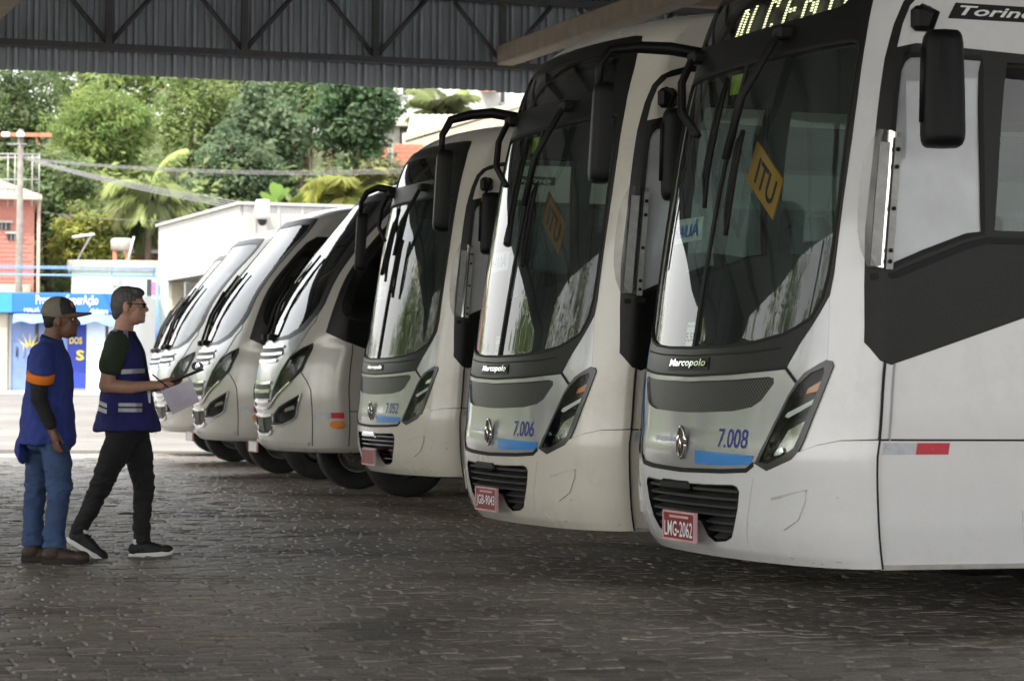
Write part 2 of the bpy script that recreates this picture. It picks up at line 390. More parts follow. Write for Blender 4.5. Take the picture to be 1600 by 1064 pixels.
MB().box((-6, -.27, zs0+.004), (S(21), -.251, zs1-.004)).build('sign_panel', pm('sign_cyan', (.03, .24, .58), .45, var=.05), sb)
zc_ = lambda py: Z(100, py)
lettering('Programa SuperAção', 'lettering', sb, ((S(58)+S(155))/2, zc_(471)), S(155)-S(58), .44, M_wpl, -.256, bold=.012)
lettering('MAUÁ', 'lettering', sb, (S(52), zc_(484.5)), S(64)-S(40), .17, M_wpl, -.256, bold=.02)
lettering('Alcântara', 'lettering', sb, (S(156), zc_(486)), S(170)-S(141), .19, M_wpl, -.256, shear=.2, bold=.02)
# sagging cloth awning under the sign
aw = MB(); nn = 24; pts = []
for i in range(nn+1):
    x = S(24)+(S(192)-S(24))*i/nn; sag = .05*math.sin(i*1.1)+.06*math.sin(i*.45)
    pts.append([(x, .2, zs0-.02), (x, -.35, zs0-.06+sag*.2), (x, -.5+.05*math.sin(i*.9), zs0-.38+sag)])
vv = [p for r in pts for p in r]; aw.add(vv, [[i*3+j, (i+1)*3+j, (i+1)*3+j+1, i*3+j+1] for i in range(nn) for j in range(2)], 0, True)
aw.build('awning', M_lblue, shop)
hd = zs0-.05
def panel(px0, px1, z0, z1, mat_, name, y=.3, th=.05): return MB().box((S(px0), y-th, z0), (S(px1), y, z1)).build(name, mat_, shop)
dr = panel(16, 53, zb, hd, M_door, 'door'); MB().tube([(S(36), .18, 1.2), (S(36), .18, 1.7)], .025, 6).build('handle', M_galv, dr)
MB().tube([(S(25), .2, 1.25), (S(25), .2, 1.6)], .03, 6).build('handle', M_dark, dr)
for k in range(5):  # yellow star burst print on the door
    a = R(40+25*k); c = (S(45), 1.5); MB().add([(c[0]+.12*math.cos(a+.3), .244, c[1]+.12*math.sin(a+.3)), (c[0]+.62*math.cos(a), .244, c[1]+.62*math.sin(a)), (c[0]+.12*math.cos(a-.3), .244, c[1]+.12*math.sin(a-.3))], [[2, 1, 0]]).build('print', M_yel, dr)
panel(54, 58, zb, hd, M_dark, 'door_frame'); panel(12.5, 15.5, zb, hd, M_wpl, 'door_frame', y=.32)
panel(59, 104, zb, hd, M_door, 'glass_pane', y=.28)
po = panel(104.5, 133, zb+.1, hd-.03, M_dblue, 'poster', y=.31, th=.04)
lettering('DOS', 'lettering', po, (S(117), Z(117, 532)), .42, .22, M_yel, .262, bold=.02); lettering('S', 'lettering', po, (S(124), Z(124, 555)), .26, .34, M_yel, .262, bold=.03)
panel(134, 163, zb, hd, pm('pale_blue_panel', hexc('c9dcea'), .4, var=.06), 'door', y=.29); panel(164, 167, zb, hd, M_dark, 'door_frame'); panel(168, 210, zb, hd, M_wpl, 'wall_panel')
for r in range(3): panel(137+r*0, 160, zb+.12+r*.5, zb+.52+r*.5, M_wpl, 'notice', y=.236, th=.02)
MB().box((S(-8), .0, 0), (S(12), .34, zs0), bev=.03).build('pillar', M_cream, shop)

def house(name, label, px0, px1, py_top, Y, depth, mat_, base=.6, cat='house'):
    e = empty(name, (at(px0, 500, Y).x, Y, base)); wd = at(px1, 500, Y).x-at(px0, 500, Y).x; h = at((px0+px1)/2, py_top, Y).z-base
    MB().box((0, 0, -1), (wd, depth, h)).build('wall', mat_, e); tag(e, label, cat); return e, wd, h
# salmon two storey house
e, wd, h = house('brick_house', 'salmon painted brick house with pale hipped roof at the left edge', -190, 52, 305, 95, 9, M_pink)
zz = lambda py, Y=95: at(30, py, Y).z-.6
xx = lambda px, Y=95: at(px, 500, Y).x-e.location.x
bm_ = pm('salmon_brick', (.38, .15, .12), .8, var=.14, scale=9)
brick_m = MB().box((0, -.022, 0), (.235, 0, .062)).mesh('brick', bm_)
r = 0; z = zz(456)
while z < zz(306):                       # courses of painted brick, each brick a piece
    x = xx(-2)-(.125 if r % 2 else 0)
    while x < wd-.2:
        if not (xx(-2) < x+.2 and any(xa-.25 < x < xb+.02 and za-.08 < z < zb_+.02 for xa, xb, za, zb_ in ((xx(-5), xx(16), zz(361), zz(348)), (xx(10), xx(29), zz(377), zz(365)), (xx(-9), xx(23), zz(309), zz(297))))):
            if x+.235 <= wd and len([1 for c in e.children if c.name.startswith('brick')]) < 300:
                o = bpy.data.objects.new('brick', brick_m); o.location = (x, random.uniform(-.003, .003), z); link(o, e)
        x += .25
    z += .155; r += 1
for pxa, pxb, pya, pyb in ((-5, 15, 349, 360), (11, 28, 366, 376), (-8, 22, 298, 308)):
    wn = MB().box((xx(pxa), -.03, zz(pyb)), (xx(pxb), .02, zz(pya))).build('window', M_dark, e)
    MB().box((xx(pxa)-.1, -.16, zz(pya)), (xx(pxb)+.1, -.001, zz(pya)+.07)).build('lintel', M_conc, wn)
    for k in range(1, 3): MB().box((xx(pxa)+(xx(pxb)-xx(pxa))*k/3-.015, -.05, zz(pyb)+.002), (xx(pxa)+(xx(pxb)-xx(pxa))*k/3+.015, -.031, zz(pya)-.002)).build('mullion', M_galv, wn)
rf = MB(); ex = .55
zr = h; cx = wd/2-1.6; rf.add([(-ex, -ex, zr), (wd+.25, -ex, zr), (wd+.25, 9+ex, zr), (-ex, 9+ex, zr), (cx-.5, 3.6, zr+1.75), (cx+.2, 3.6, zr+1.75), (-ex, -ex, zr-.16), (wd+.25, -ex, zr-.16), (wd+.25, 9+ex, zr-.16), (-ex, 9+ex, zr-.16)],
       [[0, 1, 5, 4], [1, 2, 5], [2, 3, 4, 5], [3, 0, 4], [7, 6, 9, 8], [0, 6, 7, 1], [1, 7, 8, 2], [2, 8, 9, 3], [3, 9, 6, 0]])
rf.build('roof', M_cream, e)
MB().box((-2, -1.5, zz(459)), (xx(47), -.03, zz(447)), bev=.02).build('ledge', M_cream, e)
MB().box((-2, -1.3, -.2), (xx(42), -.04, zz(459)-.001)).build('ground_floor', M_cream, e)
MB().tube([(wd+.15, -.2, -.5), (wd+.15, -.2, zr-.2)], .06, 8).build('downpipe', pm('rusty_pipe', (.38, .27, .22), .7, var=.2), e)
_t = R(10.2); _re = Vector((at(52, 500, 95).x, 95, .6)); e.rotation_euler.z = _t; e.location = _re-wd*Vector((math.cos(_t), math.sin(_t), 0))
# white and turquoise low building
e, wd, h = house('low_house', 'low white and turquoise building with a grey concrete parapet', 111, 262, 424, 96, 7, M_teal)
zz = lambda py, Y=96: at(180, py, Y).z-.6; xx = lambda px, Y=96: at(px, 500, Y).x-e.location.x
MB().box((-.15, -.12, h), (wd+.1, 7.1, zz(407)), bev=.03).build('parapet', M_conc, e)
MB().box((0.01, -.03, 0), (xx(176), -.001, zz(431))).build('wall_render', M_white, e)
wn = MB().box((xx(176.5), -.05, zz(445)), (xx(189), .02, zz(431))).build('window', pm('dusty_window', (.25, .3, .3), .3, var=.3), e)
MB().box((xx(182), -.07, zz(445)+.01), (xx(183.3), -.051, zz(431)-.01)).build('mullion', M_wpl, wn)
MB().box((xx(176)-.05, -.1, zz(446.5)), (xx(190), -.002, zz(445.2))).build('sill', M_conc, wn)
pb = MB().box((xx(229), -.06, zz(462)), (xx(236), -.001, zz(436))).build('shutter', M_dark, e)
for (pa, pb_, ya, yb, c) in ((237, 248, 440, 460, 'd45c8e'), (237, 249, 462, 492, 'b7c3c8'), (238, 246, 494, 520, 'e9e9ee')):
    MB().box((xx(pa), -.08, zz(yb)), (xx(pb_), -.062, zz(ya))).build('poster', pm('poster_'+c, hexc(c), .6, var=.4, scale=1.4, detail=8), e)
# roof things on the low house
t = empty('water_tank', at(190, 407, 98)); tag(t, 'dented grey water tank on the parapet of the low white building', 'tank')
MB().lathe([(0, .35), (.34, .35), (.40, .42), (.41, .72), (.33, .80), (0, .82)], 20).build('body', M_conc, t)
MB().box((-.3, -.2, -.35), (-.15, .2, .36)).build('brick_pier', M_brick, t); MB().box((.15, -.2, -.35), (.3, .2, .36)).build('brick_pier', M_brick, t)
MB().tube([(.3, -.48, 0), (.40, -.46, .4), (.5, -.42, .85)], .035, 6).build('pipe', M_wpl, t)
t = empty('street_light', at(118, 408, 97)); tag(t, 'white fluorescent street light on a bent arm above the low building', 'street light')
MB().tube([(0, 0, -.3), (.1, 0, .1), (.45, 0, .75), (.6, -.02, .95)], .03, 6).build('arm', M_galv, t)
MB().box((-.02, -.08, .78), (.80, .08, .86), bev=.02, M=Matrix.Translation((0, 0, .05)) @ Matrix.Rotation(R(-8), 4, 'Y')).build('lamp_head', M_wpl, t)
# tile roofed house behind
e, wd, h = house('tile_house', 'small brick house with a dark weathered tile roof beside the white awning block', 208, 300, 394, 103, 6, M_brick)
def tile_roof(par, x0, x1, y0, z0, y1, z1, mat_, tw=.24, name='tile'):
    n = int((x1-x0)/tw); mb = MB(); dz = z1-z0; dy = y1-y0
    L_ = math.hypot(dy, dz); rows = max(2, int(L_/.4)); nrm = Vector((0, -dz, dy)).normalized()
    tm = MB(); vs_ = []; fs = []; K = 4
    for q in range(K+1):
        a = math.pi*q/K; vs_.append((tw*.5-tw*.5*math.cos(a), 0, .055*math.sin(a)+.012)); vs_.append((tw*.5-tw*.5*math.cos(a), L_/rows*1.12, .055*math.sin(a)))
    for q in range(K): fs.append([q*2, q*2+2, q*2+3, q*2+1])
    fs.append([q*2 for q in range(K, -1, -1)]); tmesh = tm.add(vs_, fs, 0, True).mesh('roof_tile', mat_)
    slab = MB(); slab.add([(x0, y0, z0-.08), (x1, y0, z0-.08), (x1, y1, z1-.08), (x0, y1, z1-.08), (x0, y0, z0), (x1, y0, z0), (x1, y1, z1), (x0, y1, z1)], [[3, 2, 1, 0], [4, 5, 6, 7], [0, 1, 5, 4], [1, 2, 6, 5], [2, 3, 7, 6], [3, 0, 4, 7]])
    rf_ = slab.build('roof', mat_, par); ang = math.atan2(dz, dy); c = 0
    for i in range(n):
        for j in range(rows):
            if c >= 300: break
            o = bpy.data.objects.new('roof_tile', tmesh); t_ = j/rows; o.location = (x0+i*tw, y0+dy*t_, z0+dz*t_+.004); o.rotation_euler = (ang, 0, random.uniform(-.02, .02)); link(o, rf_); c += 1
    return rf_
zz = lambda py: at(230, py, 103).z-.6
tile_roof(e, -.3, wd, -.6, zz(388), 3, zz(362), M_tile)
MB().box((-.3, -.62, zz(388)-.22), (wd, -.55, zz(388)-.09)).build('gutter', M_wpl, e)

# white awning block with column (annexe of the station)
aw0 = at(247, 440, 63.); b0 = np.array(aw0[:2]); aA = float(b0@AX[:2]); aB = float(b0@AY[:2])
ann = empty('awning_block', ab(aA, aB, 0), PHI); ann.location.z = gz(aw0.y); tag(ann, 'white ribbed metal awning block behind the farthest buses', 'awning')
zl = 3.42-ann.location.z; zh = 4.72-ann.location.z; LN = 8.6
M_wsheet = pm('white_metal_sheet', (.42, .41, .395), .5, var=.08, scale=2, streak=(3, 3, .3))
k = 0
for i in range(9):
    MB().box((0, -LN+i*LN/9+.004, zl), (.06, -LN+(i+1)*LN/9-.004, zh)).build('fascia_panel', M_wsheet, ann)
for i in range(16):
    x = .062+i*.5; mb = MB(); mb.box((x, -LN-.06, zl), (x+.497, -LN, zh)); mb.box((x+.2, -LN-.085, zl+.002), (x+.26, -LN-.059, zh-.002)); mb.build('fascia_panel', M_wsheet, ann)
MB().box((-.06, -LN-.12, zh), (9, .1, zh+.06)).build('coping', M_wsheet, ann)
MB().box((.06, -LN+.002, zl+.02), (9, 0, zl+.1)).build('soffit', pm('plain_grey_board', (.2, .2, .2), .8), ann)  # soffit boards in one even grey
for yy in (-.4, -LN+.6):
    MB().box((.2, yy-.16, -.1), (.5, yy+.16, zl+.02), bev=.02).build('column', M_cream, ann)
MB().box((.7, .2, 0), (9, .35, zl)).build('back_wall', M_white, ann)
MB().box((.9, .12, 0), (3, .2, 1.4)).build('counter', pm('counter_blue', hexc('2c62b4'), .5), ann)
dc = empty('security_camera', at(410, 331, 54.6)); tag(dc, 'white dome security camera on the ribbed awning fascia', 'camera')
MB().lathe([(0, .24), (.13, .24), (.15, .1), (.15, -.1), (.12, -.16), (0, -.16)], 18).build('housing', M_wpl, dc)
MB().lathe([(.1, -.161), (.095, -.22), (.06, -.27), (0, -.29)], 16).build('lens_dome', M_dark, dc); MB().box((-.05, 0, 0), (.05, .5, .1)).build('bracket', M_wpl, dc)

# ---- houses on the slope at the right
e, wd, h = house('hill_house', 'tall white house with a dark window high on the slope', 612, 860, 60, 140, 8, M_white, base=8)
X_ = lambda px: at(px, 300, 140).x-e.location.x; Z_ = lambda py: at(700, py, 140).z-8
for pa, pb_, ya, yb in ((781, 787, 137, 160), (628, 634, 134, 150), (720, 730, 120, 150)):
    wn = MB().box((X_(pa), -.04, Z_(yb)), (X_(pb_), .02, Z_(ya))).build('window', M_dark, e)
    MB().box((X_(pa)-.08, -.12, Z_(yb)-.1), (X_(pb_)+.08, -.002, Z_(yb)-.003)).build('sill', M_conc, wn)
tile_roof(e, X_(748), X_(775), -2.2, Z_(148), -.05, Z_(136), pm('red_roof_tile', (.33, .15, .11), .85, var=.3, scale=5))
e, wd, h = house('tile_roof_house', 'house below it under a long pale serrated tile roof', 642, 900, 232, 124, 6, M_teal, base=4)
X_ = lambda px: at(px, 300, 124).x-e.location.x; Z_ = lambda py: at(700, py, 124).z-4
rfz0, rfz1 = Z_(226), Z_(150)
tile_roof(e, X_(634), X_(634)+9.5, -.8, Z_(222), 5, Z_(222)+1.7, M_tilec, tw=.3)
# gable rake that climbs to the right
mb = MB(); mb.add([(X_(632), -.95, Z_(224)), (X_(815), -.95, Z_(168)), (X_(815), -.95, Z_(158)), (X_(632), -.95, Z_(214)), (X_(632), 4, Z_(224)+.3), (X_(815), 4, Z_(168)+.3), (X_(815), 4, Z_(158)+.3), (X_(632), 4, Z_(214)+.3)], [[0, 1, 2, 3], [7, 6, 5, 4], [3, 2, 6, 7], [1, 0, 4, 5], [0, 3, 7, 4], [1, 5, 6, 2]]); mb.build('rake_roof', M_tilec, e)
mb = MB(); mb.add([(X_(636), -.9, Z_(232)), (X_(815), -.9, Z_(232)), (X_(815), -.9, Z_(170)), (X_(636), -.9, Z_(226))], [[0, 1, 2, 3]]); mb.add([(X_(636), -.7, Z_(232)), (X_(815), -.7, Z_(232)), (X_(815), -.7, Z_(170)), (X_(636), -.7, Z_(226))], [[3, 2, 1, 0]]); mb.build('gable_wall', M_cream, e)
e, wd, h = house('concrete_shed', 'small grey concrete shed with flat slab roof above the brick wall', 590, 622, 198, 126, 3, M_conc, base=3)
MB().box((-.3, -.4, h), (wd+.35, 3.2, h+.18)).build('roof_slab', M_conc, e)
e = empty('garden_wall', (at(570, 300, 120).x, 120, 3)); tag(e, 'bare red clay brick wall with a grey pier behind the palm', 'wall')
wdw = at(652, 300, 120).x-e.location.x; hw_ = at(600, 225, 120).z-3
MB().box((0, .03, -1), (wdw, .3, hw_)).build('wall_core', M_conc, e)
bk = MB().box((0, 0, 0), (.37, .06, .185)).mesh('brick', M_brick); nrow = 0; z = hw_-2.4; cnt = 0
while z < hw_-.05:
    x = -.1*(nrow % 2)
    while x < wdw:
        o = bpy.data.objects.new('brick', bk); o.location = (x, random.uniform(-.012, .012), z); link(o, e); x += .385; cnt += 1
    z += .2; nrow += 1
MB().box((wdw*.42, -.03, -1), (wdw*.42+.3, .2, hw_+.05)).build('pier', M_conc, e)

# ---- utility pole, frame, wires
e = empty('utility_pole', at(29, 500, 93)); e.location.z = .6; tag(e, 'concrete utility pole with rusty crossarm and two white lamp boxes', 'utility pole')
Xp = lambda px: at(px, 300, 93).x-e.location.x; Zp = lambda py: at(30, py, 93).z-.6
MB().tube([(0, 0, -.5), (0, 0, Zp(203))], [.15, .10], 12).build('shaft', pm('pole_concrete', (.17, .16, .145), .9, var=.3, scale=4), e)
MB().box((Xp(0), -.08, Zp(214)), (Xp(80), .06, Zp(208))).build('crossarm', M_wood, e)
MB().box((Xp(12), -.1, Zp(226.5)), (Xp(41), .1, Zp(224.5))).build('bracket', M_galv, e)
MB().tube([(Xp(56), 0, Zp(210)), (Xp(57), 0, Zp(228))], .03, 6).build('brace', M_wood, e)
for p in (10, 33): MB().box((Xp(p-6), -.3, Zp(215)), (Xp(p+6), -.09, Zp(208)), bev=.02).build('lamp_box', M_wpl, e)
e = empty('roof_cage', at(25, 330, 94.5)); e.location.z = at(20, 283, 94.5).z; tag(e, 'open galvanised pipe frame standing behind the salmon house roof', 'frame')
Xp = lambda px: at(px, 300, 94.5).x-e.location.x; zt = at(30, 241, 94.5).z-e.location.z
for p in (-14, 12, 23, 50, 61):
    MB().tube([(Xp(p), 0, -.9), (Xp(p), 0, zt)], .022, 6).build('upright', M_galv, e)
for zq in (zt, .05): MB().tube([(Xp(-20), 0, zq), (Xp(61), 0, zq)], .022, 6).build('rail', M_galv, e)
MB().tube([(Xp(61), 0, zt), (Xp(50), 1.5, zt), (Xp(-20), 1.6, zt)], .03, 6).build('rail', M_galv, e)
def wire(name, label, P0, P1, sag, rad, n, sp, cat='cable'):
    e = empty(name, P0); d = P1-P0; tag(e, label, cat)
    for k in range(n):
        pts = []
        for i in range(25):
            t = i/24; p = d*t; p.z -= sag*4*t*(1-t); p.z += (k-(n-1)/2)*sp*(.5+.5*t); p.y += .05*k; pts.append(p)
        MB().tube(pts, rad, 5).build('strand', M_wire, e)
wire('power_cable', 'pale power cables stretched level across the trees from the pole', at(36, 248, 93), at(660, 266, 88), .25, .013, 3, .07)
wire('telephone_cable', 'thick bundle of cables sloping down to the white awning block', at(36, 246, 93), at(392, 324, 62), .12, .014, 4, .06)
wire('thin_wire', 'single thin wire running from the salmon house towards the palm', at(52, 330, 95), at(300, 346, 90), .1, .010, 1, 0)
e = empty('pipe_railing', at(0, 415, 92)); tag(e, 'two pale blue horizontal pipes across the street above the sign', 'railing')
for (ya, yb) in ((415, 419), (428, 432), (417.5, 421.5)):
    a_, b_ = at(-60, ya, 92), at(246, yb, 92); MB().tube([a_-e.location, b_-e.location], .03 if ya > 420 else .02, 6).build('rail', M_bpipe, e)
for px in (-50, 40, 108, 175, 240): MB().tube([at(px, 431, 92.06)-e.location, at(px, 417, 92.06)-e.location], .02, 6).build('baluster', M_bpipe, e)
MB().tube([at(244, 616, 92)-e.location, at(246, 414, 92)-e.location], .05, 8).build('post', M_bpipe, e)
# ================================================================== trees and palms
def leaf_mat(name):
    mt = bpy.data.materials.new(name); mt.use_nodes = True; n = mt.node_tree; L = n.links.new; b = n.nodes['Principled BSDF']; o = n.nodes['Material Output']
    a = n.nodes.new('ShaderNodeAttribute'); a.attribute_name = 'tone'; L(a.outputs['Color'], b.inputs['Base Color']); b.inputs['Roughness'].default_value = .5; b.inputs['Specular IOR Level'].default_value = .35
    t = n.nodes.new('ShaderNodeBsdfTranslucent'); h = n.nodes.new('ShaderNodeHueSaturation'); h.inputs['Value'].default_value = 1.6; h.inputs['Saturation'].default_value = 1.0; h.inputs['Hue'].default_value = .49
    L(a.outputs['Color'], h.inputs['Color']); L(h.outputs[0], t.inputs[0]); mx = n.nodes.new('ShaderNodeMixShader'); mx.inputs[0].default_value = .45
    L(b.outputs[0], mx.inputs[1]); L(t.outputs[0], mx.inputs[2]); L(mx.outputs[0], o.inputs[0]); return mt
M_leaf = leaf_mat('leaf')
M_bark = pm('bark', (.11, .085, .06), .9, var=.35, scale=8, bump=.6, bscale=20)
M_root = pm('hanging_root', (.17, .115, .08), .9, var=.3, scale=8)
def leaves_mesh(name, C, N, size, asp, cols, droop=0., rng=RNG):
    # C leaf centres, N outward directions -> folded diamonds
    n = len(C); N = N/np.linalg.norm(N, axis=1, keepdims=True)
    t = rng.normal(size=(n, 3)); t[:, 2] -= droop; t -= N*(t*N).sum(1, keepdims=True); t /= np.linalg.norm(t, axis=1, keepdims=True)
    s = np.cross(N, t); L_ = size*(.7+.6*rng.random((n, 1))); W_ = L_*asp
    P0 = C-t*L_*.5; P1 = C+s*W_*.5+N*L_*.08; P2 = C+t*L_*.5; P3 = C-s*W_*.5+N*L_*.08
    V = np.stack([P0, P1, P2, P3], 1).reshape(-1, 3); I = np.arange(n)[:, None]*4
    F_ = np.concatenate([I+np.array([[0, 1, 2]]), I+np.array([[0, 2, 3]])])
    me = bpy.data.meshes.new(name); me.from_pydata(V.tolist(), [], F_.tolist()); tone_attr(me, np.repeat(cols, 4, 0)); me.materials.append(M_leaf); return me
def crown_points(rx, ry, rz, ncl, nl, rng, cr=(.22, .38), low=-.75):
    u = rng.normal(size=(ncl*2, 3)); u /= np.linalg.norm(u, axis=1, keepdims=True); u = u[u[:, 2] > low][:ncl]
    rad = .55+.45*rng.random((len(u), 1))**.6; rad *= (.82+.28*np.sin(u[:, :1]*5+2)*np.sin(u[:, 1:2]*4.+u[:, 2:]*3)); cc = u*rad*np.array([rx, ry, rz])
    Cs = []; Ns = []; cl = []
    for k, c in enumerate(cc):
        m_ = int(nl*(.6+.8*rng.random())); d = rng.normal(size=(m_, 3)); d /= np.linalg.norm(d, axis=1, keepdims=True)
        r_ = (cr[0]+(cr[1]-cr[0])*rng.random())*min(rx, rz)
        P = c+d*r_*np.array([1.15, 1.15, .75])*(.55+.45*rng.random((m_, 1))); Cs.append(P)
        nn = d*.7+rng.normal(size=(m_, 3))*.35; nn[:, 2] += .55; Ns.append(nn); cl += [k]*m_
    return np.concatenate(Cs), np.concatenate(Ns), np.array(cl), len(cc)
def tones_for(cl, nc, base, base2, rng, jit=.22):
    mixk = rng.random((nc, 1)); cc = np.array(base)*(1-mixk)+np.array(base2)*mixk; cc = cc*(.75+.5*rng.random((nc, 1)))
    c = cc[cl]*(1-jit+2*jit*rng.random((len(cl), 1))); return c
def tree(name, label, px, py, Y, rpx, rzpx, base, base2, seed, leaf=.24, asp=.5, ncl=70, nl=60, trunk=True, droop=0., group='trees on the slope'):
    rng = np.random.default_rng(seed); c = at(px, py, Y); k = Y/F_PX; rx = rpx*k; rz = rzpx*k; zg = hill_z(c.x, Y)-.2
    e = empty(name, (c.x, Y, zg)); tag(e, label, 'tree', group); off = Vector((0, 0, c.z-zg))
    C, N, cl, nc = crown_points(rx*1.08, rx*.8, rz*1.25, int(ncl*1.35), nl, rng, low=-.95)
    cr_ = bpy.data.objects.new('crown', leaves_mesh('crown', C, N, leaf, asp, tones_for(cl, nc, base, base2, rng), droop, rng)); cr_.location = off; link(cr_, e)
    mb = MB(); h = max(.8, off.z); top = off.z+rz*.35
    mb.tube([(0, 0, -.6), (.1, 0, h*.4), (-.08, .05, h*.8), (.05, 0, top)], [.2, .16, .12, .05], 9)
    for q in range(6):
        a = q*1.05+seed; s = Vector((0, 0, h*.55+q*.1*h)); mb.tube([s, s+Vector((math.cos(a)*rx*.35, math.sin(a)*rx*.3, rz*.3)), s+Vector((math.cos(a)*rx*.75, math.sin(a)*rx*.6, rz*.45))], [.12, .08, .03], 6)
    mb.build('trunk', M_bark, e); return e
G1 = (.115, .165, .06); G2 = (.19, .245, .085); GD = (.08, .118, .06); GB = (.09, .14, .075); GY = (.26, .28, .06); GL = (.17, .24, .075)  # greens lightened and muted, with distance haze put into the colour
T_ = tree
T_('flowering_tree', 'dark green tree dotted with yellow tufts at the far left', 15, 180, 116, 85, 75, GD, (.07, .11, .03), 1, ncl=80)
T_('feathery_tree', 'pale feathery light green tree above the roof cage', 160, 205, 110, 82, 62, (.12, .19, .06), (.20, .26, .08), 2, leaf=.34, asp=.2, ncl=95, nl=75, droop=.8)
T_('tall_tree', 'dark tree behind the feathery one, just under the canopy edge', 130, 120, 128, 95, 50, GD, G1, 3)
T_('leafy_tree', 'bright mid green tree in the centre of the slope', 300, 190, 116, 78, 75, G1, G2, 4, ncl=90)
T_('broad_tree', 'broad yellowish green tree above the bright one, touching the canopy edge', 270, 125, 126, 90, 48, (.07, .11, .03), GL, 5)
T_('dark_tree', 'dark evergreen behind the second palm with large glossy leaves', 405, 235, 112, 72, 85, GD, GB, 6, leaf=.32, asp=.55, ncl=90)
T_('upper_tree', 'dark green tree with reddish twigs under the canopy edge', 400, 140, 122, 75, 55, GB, (.06, .075, .03), 7)
fig = T_('fig_tree', 'large fig tree with brown hanging roots', 480, 165, 118, 78, 62, GB, G1, 8, ncl=95)
T_('round_tree', 'rounded blue green tree next to the white hill house', 558, 175, 114, 62, 78, GB, (.05, .10, .04), 9, leaf=.28, ncl=95)
T_('vine_tree', 'shadowy tree with hanging vines behind the salmon house', 75, 300, 104, 75, 62, GD, G1, 10)
T_('yellow_green_tree', 'small yellow green garden tree above the low white building', 132, 372, 100, 50, 46, (.10, .13, .03), GY, 11, leaf=.2, ncl=60, nl=55)
T_('shade_tree', 'dark tree low on the slope between the two palms', 365, 275, 109, 70, 60, GD, GB, 12, ncl=80)
T_('corner_tree', 'small dusty tree beside the brick garden wall', 600, 285, 108, 45, 40, (.09, .10, .05), (.16, .17, .08), 13, ncl=45, nl=45)
# hanging roots of the fig
for i in range(46):
    x = random.uniform(-1.9, 1.3); y = random.uniform(-1.6, .6); z0 = random.uniform(2.0, 5.5); tp = at(480, 165, 118).z-fig.location.z
    zt = tp-random.uniform(-.3, 1.0); ln = random.uniform(1.8, 4.2); mb = MB(); r = random.uniform(.02, .07)
    mb.tube([(x, y, zt), (x+random.uniform(-.1, .1), y, zt-ln*.5), (x+random.uniform(-.15, .15), y, max(-.3, zt-ln))], [r, r*.9, r*.5], 5); mb.build('hanging_root', M_root, fig)
# undergrowth and the rest of the wood: one mass nobody could count
rng = np.random.default_rng(55); Cs = []; Ns = []; tc_ = []; INV = 520
for i in range(1150+INV+220):
    y = 101+75*rng.random()**1.5; x = (rng.random()-.5)*(y*.55)-y*.06
    if 560 < i < 1150: x = -y*(.2+1.5*rng.random()); y = 101+85*rng.random()
    if i < 1150 and y > 108 and x > -.055*y and x < .04*y and rng.random() < .8: continue
    if i < 1150 and -.05*y < x and x < .3*y and y > 117:
        if rng.random() < .9: continue
    h = 1.2+2.6*rng.random()
    if i >= 1150: y = 103+20*rng.random(); x = y*(-.195+.145*rng.random()); h = .5+7.5*rng.random()**1.3*(.6+.4*math.sin(x*.9)**2)
    if i >= 1150+INV: y = 150+45*rng.random(); x = y*(-.06+.42*rng.random()); h = 1+3*rng.random()
    m_ = 85; d = rng.normal(size=(m_, 3)); d /= np.linalg.norm(d, axis=1, keepdims=True); rr = 1.0+1.3*rng.random()
    if x < -.22*y: rr *= 1.35; h *= 1.35
    P = np.array([x, y, hill_z(x, y)+h])+d*rr*np.array([1.2, 1.2, .95])*(.6+.4*rng.random((m_, 1))); Cs.append(P)
    nn = d*.7+rng.normal(size=(m_, 3))*.4; nn[:, 2] += .5; Ns.append(nn); k = rng.random(); cc = np.array(GD)*(1-k)+np.array(G2)*k
    tc_.append(cc*(.7+.6*rng.random((m_, 1))))
me = leaves_mesh('hillside_woodland', np.concatenate(Cs), np.concatenate(Ns), .42, .55, np.concatenate(tc_), 0, rng)
tag(link(bpy.data.objects.new('hillside_woodland', me)), 'green undergrowth and woodland covering the slope', 'woodland', kind='stuff')
# tall wood beside the yard, left of the picture (the windscreens mirror it)
rng = np.random.default_rng(77); Cs = []; Ns = []; tc_ = []
for i in range(600):
    az = R(-33-50*rng.random()); ds = 62+40*rng.random(); x = math.sin(az)*ds; y = math.cos(az)*ds; top = 11+8*(.5+.5*math.sin(az*17+1))*rng.random()**.5+3*math.sin(az*43); h = max(.8, top*rng.random()**.7)
    m_ = 70; d = rng.normal(size=(m_, 3)); d /= np.linalg.norm(d, axis=1, keepdims=True); P = np.array([x, y, gz(y)+h])+d*(1.6+1.2*rng.random())*(.6+.4*rng.random((m_, 1))); Cs.append(P)
    nn = d*.7+rng.normal(size=(m_, 3))*.4; nn[:, 2] += .5; Ns.append(nn); k = rng.random(); tc_.append((np.array(G1)*(1-k)+np.array(GL)*k)*(.7+.6*rng.random((m_, 1))))
me = leaves_mesh('roadside_woodland', np.concatenate(Cs), np.concatenate(Ns), .6, .6, np.concatenate(tc_), 0, rng)
tag(link(bpy.data.objects.new('roadside_woodland', me)), 'green wood mirrored in the windscreens', 'woodland', kind='stuff')
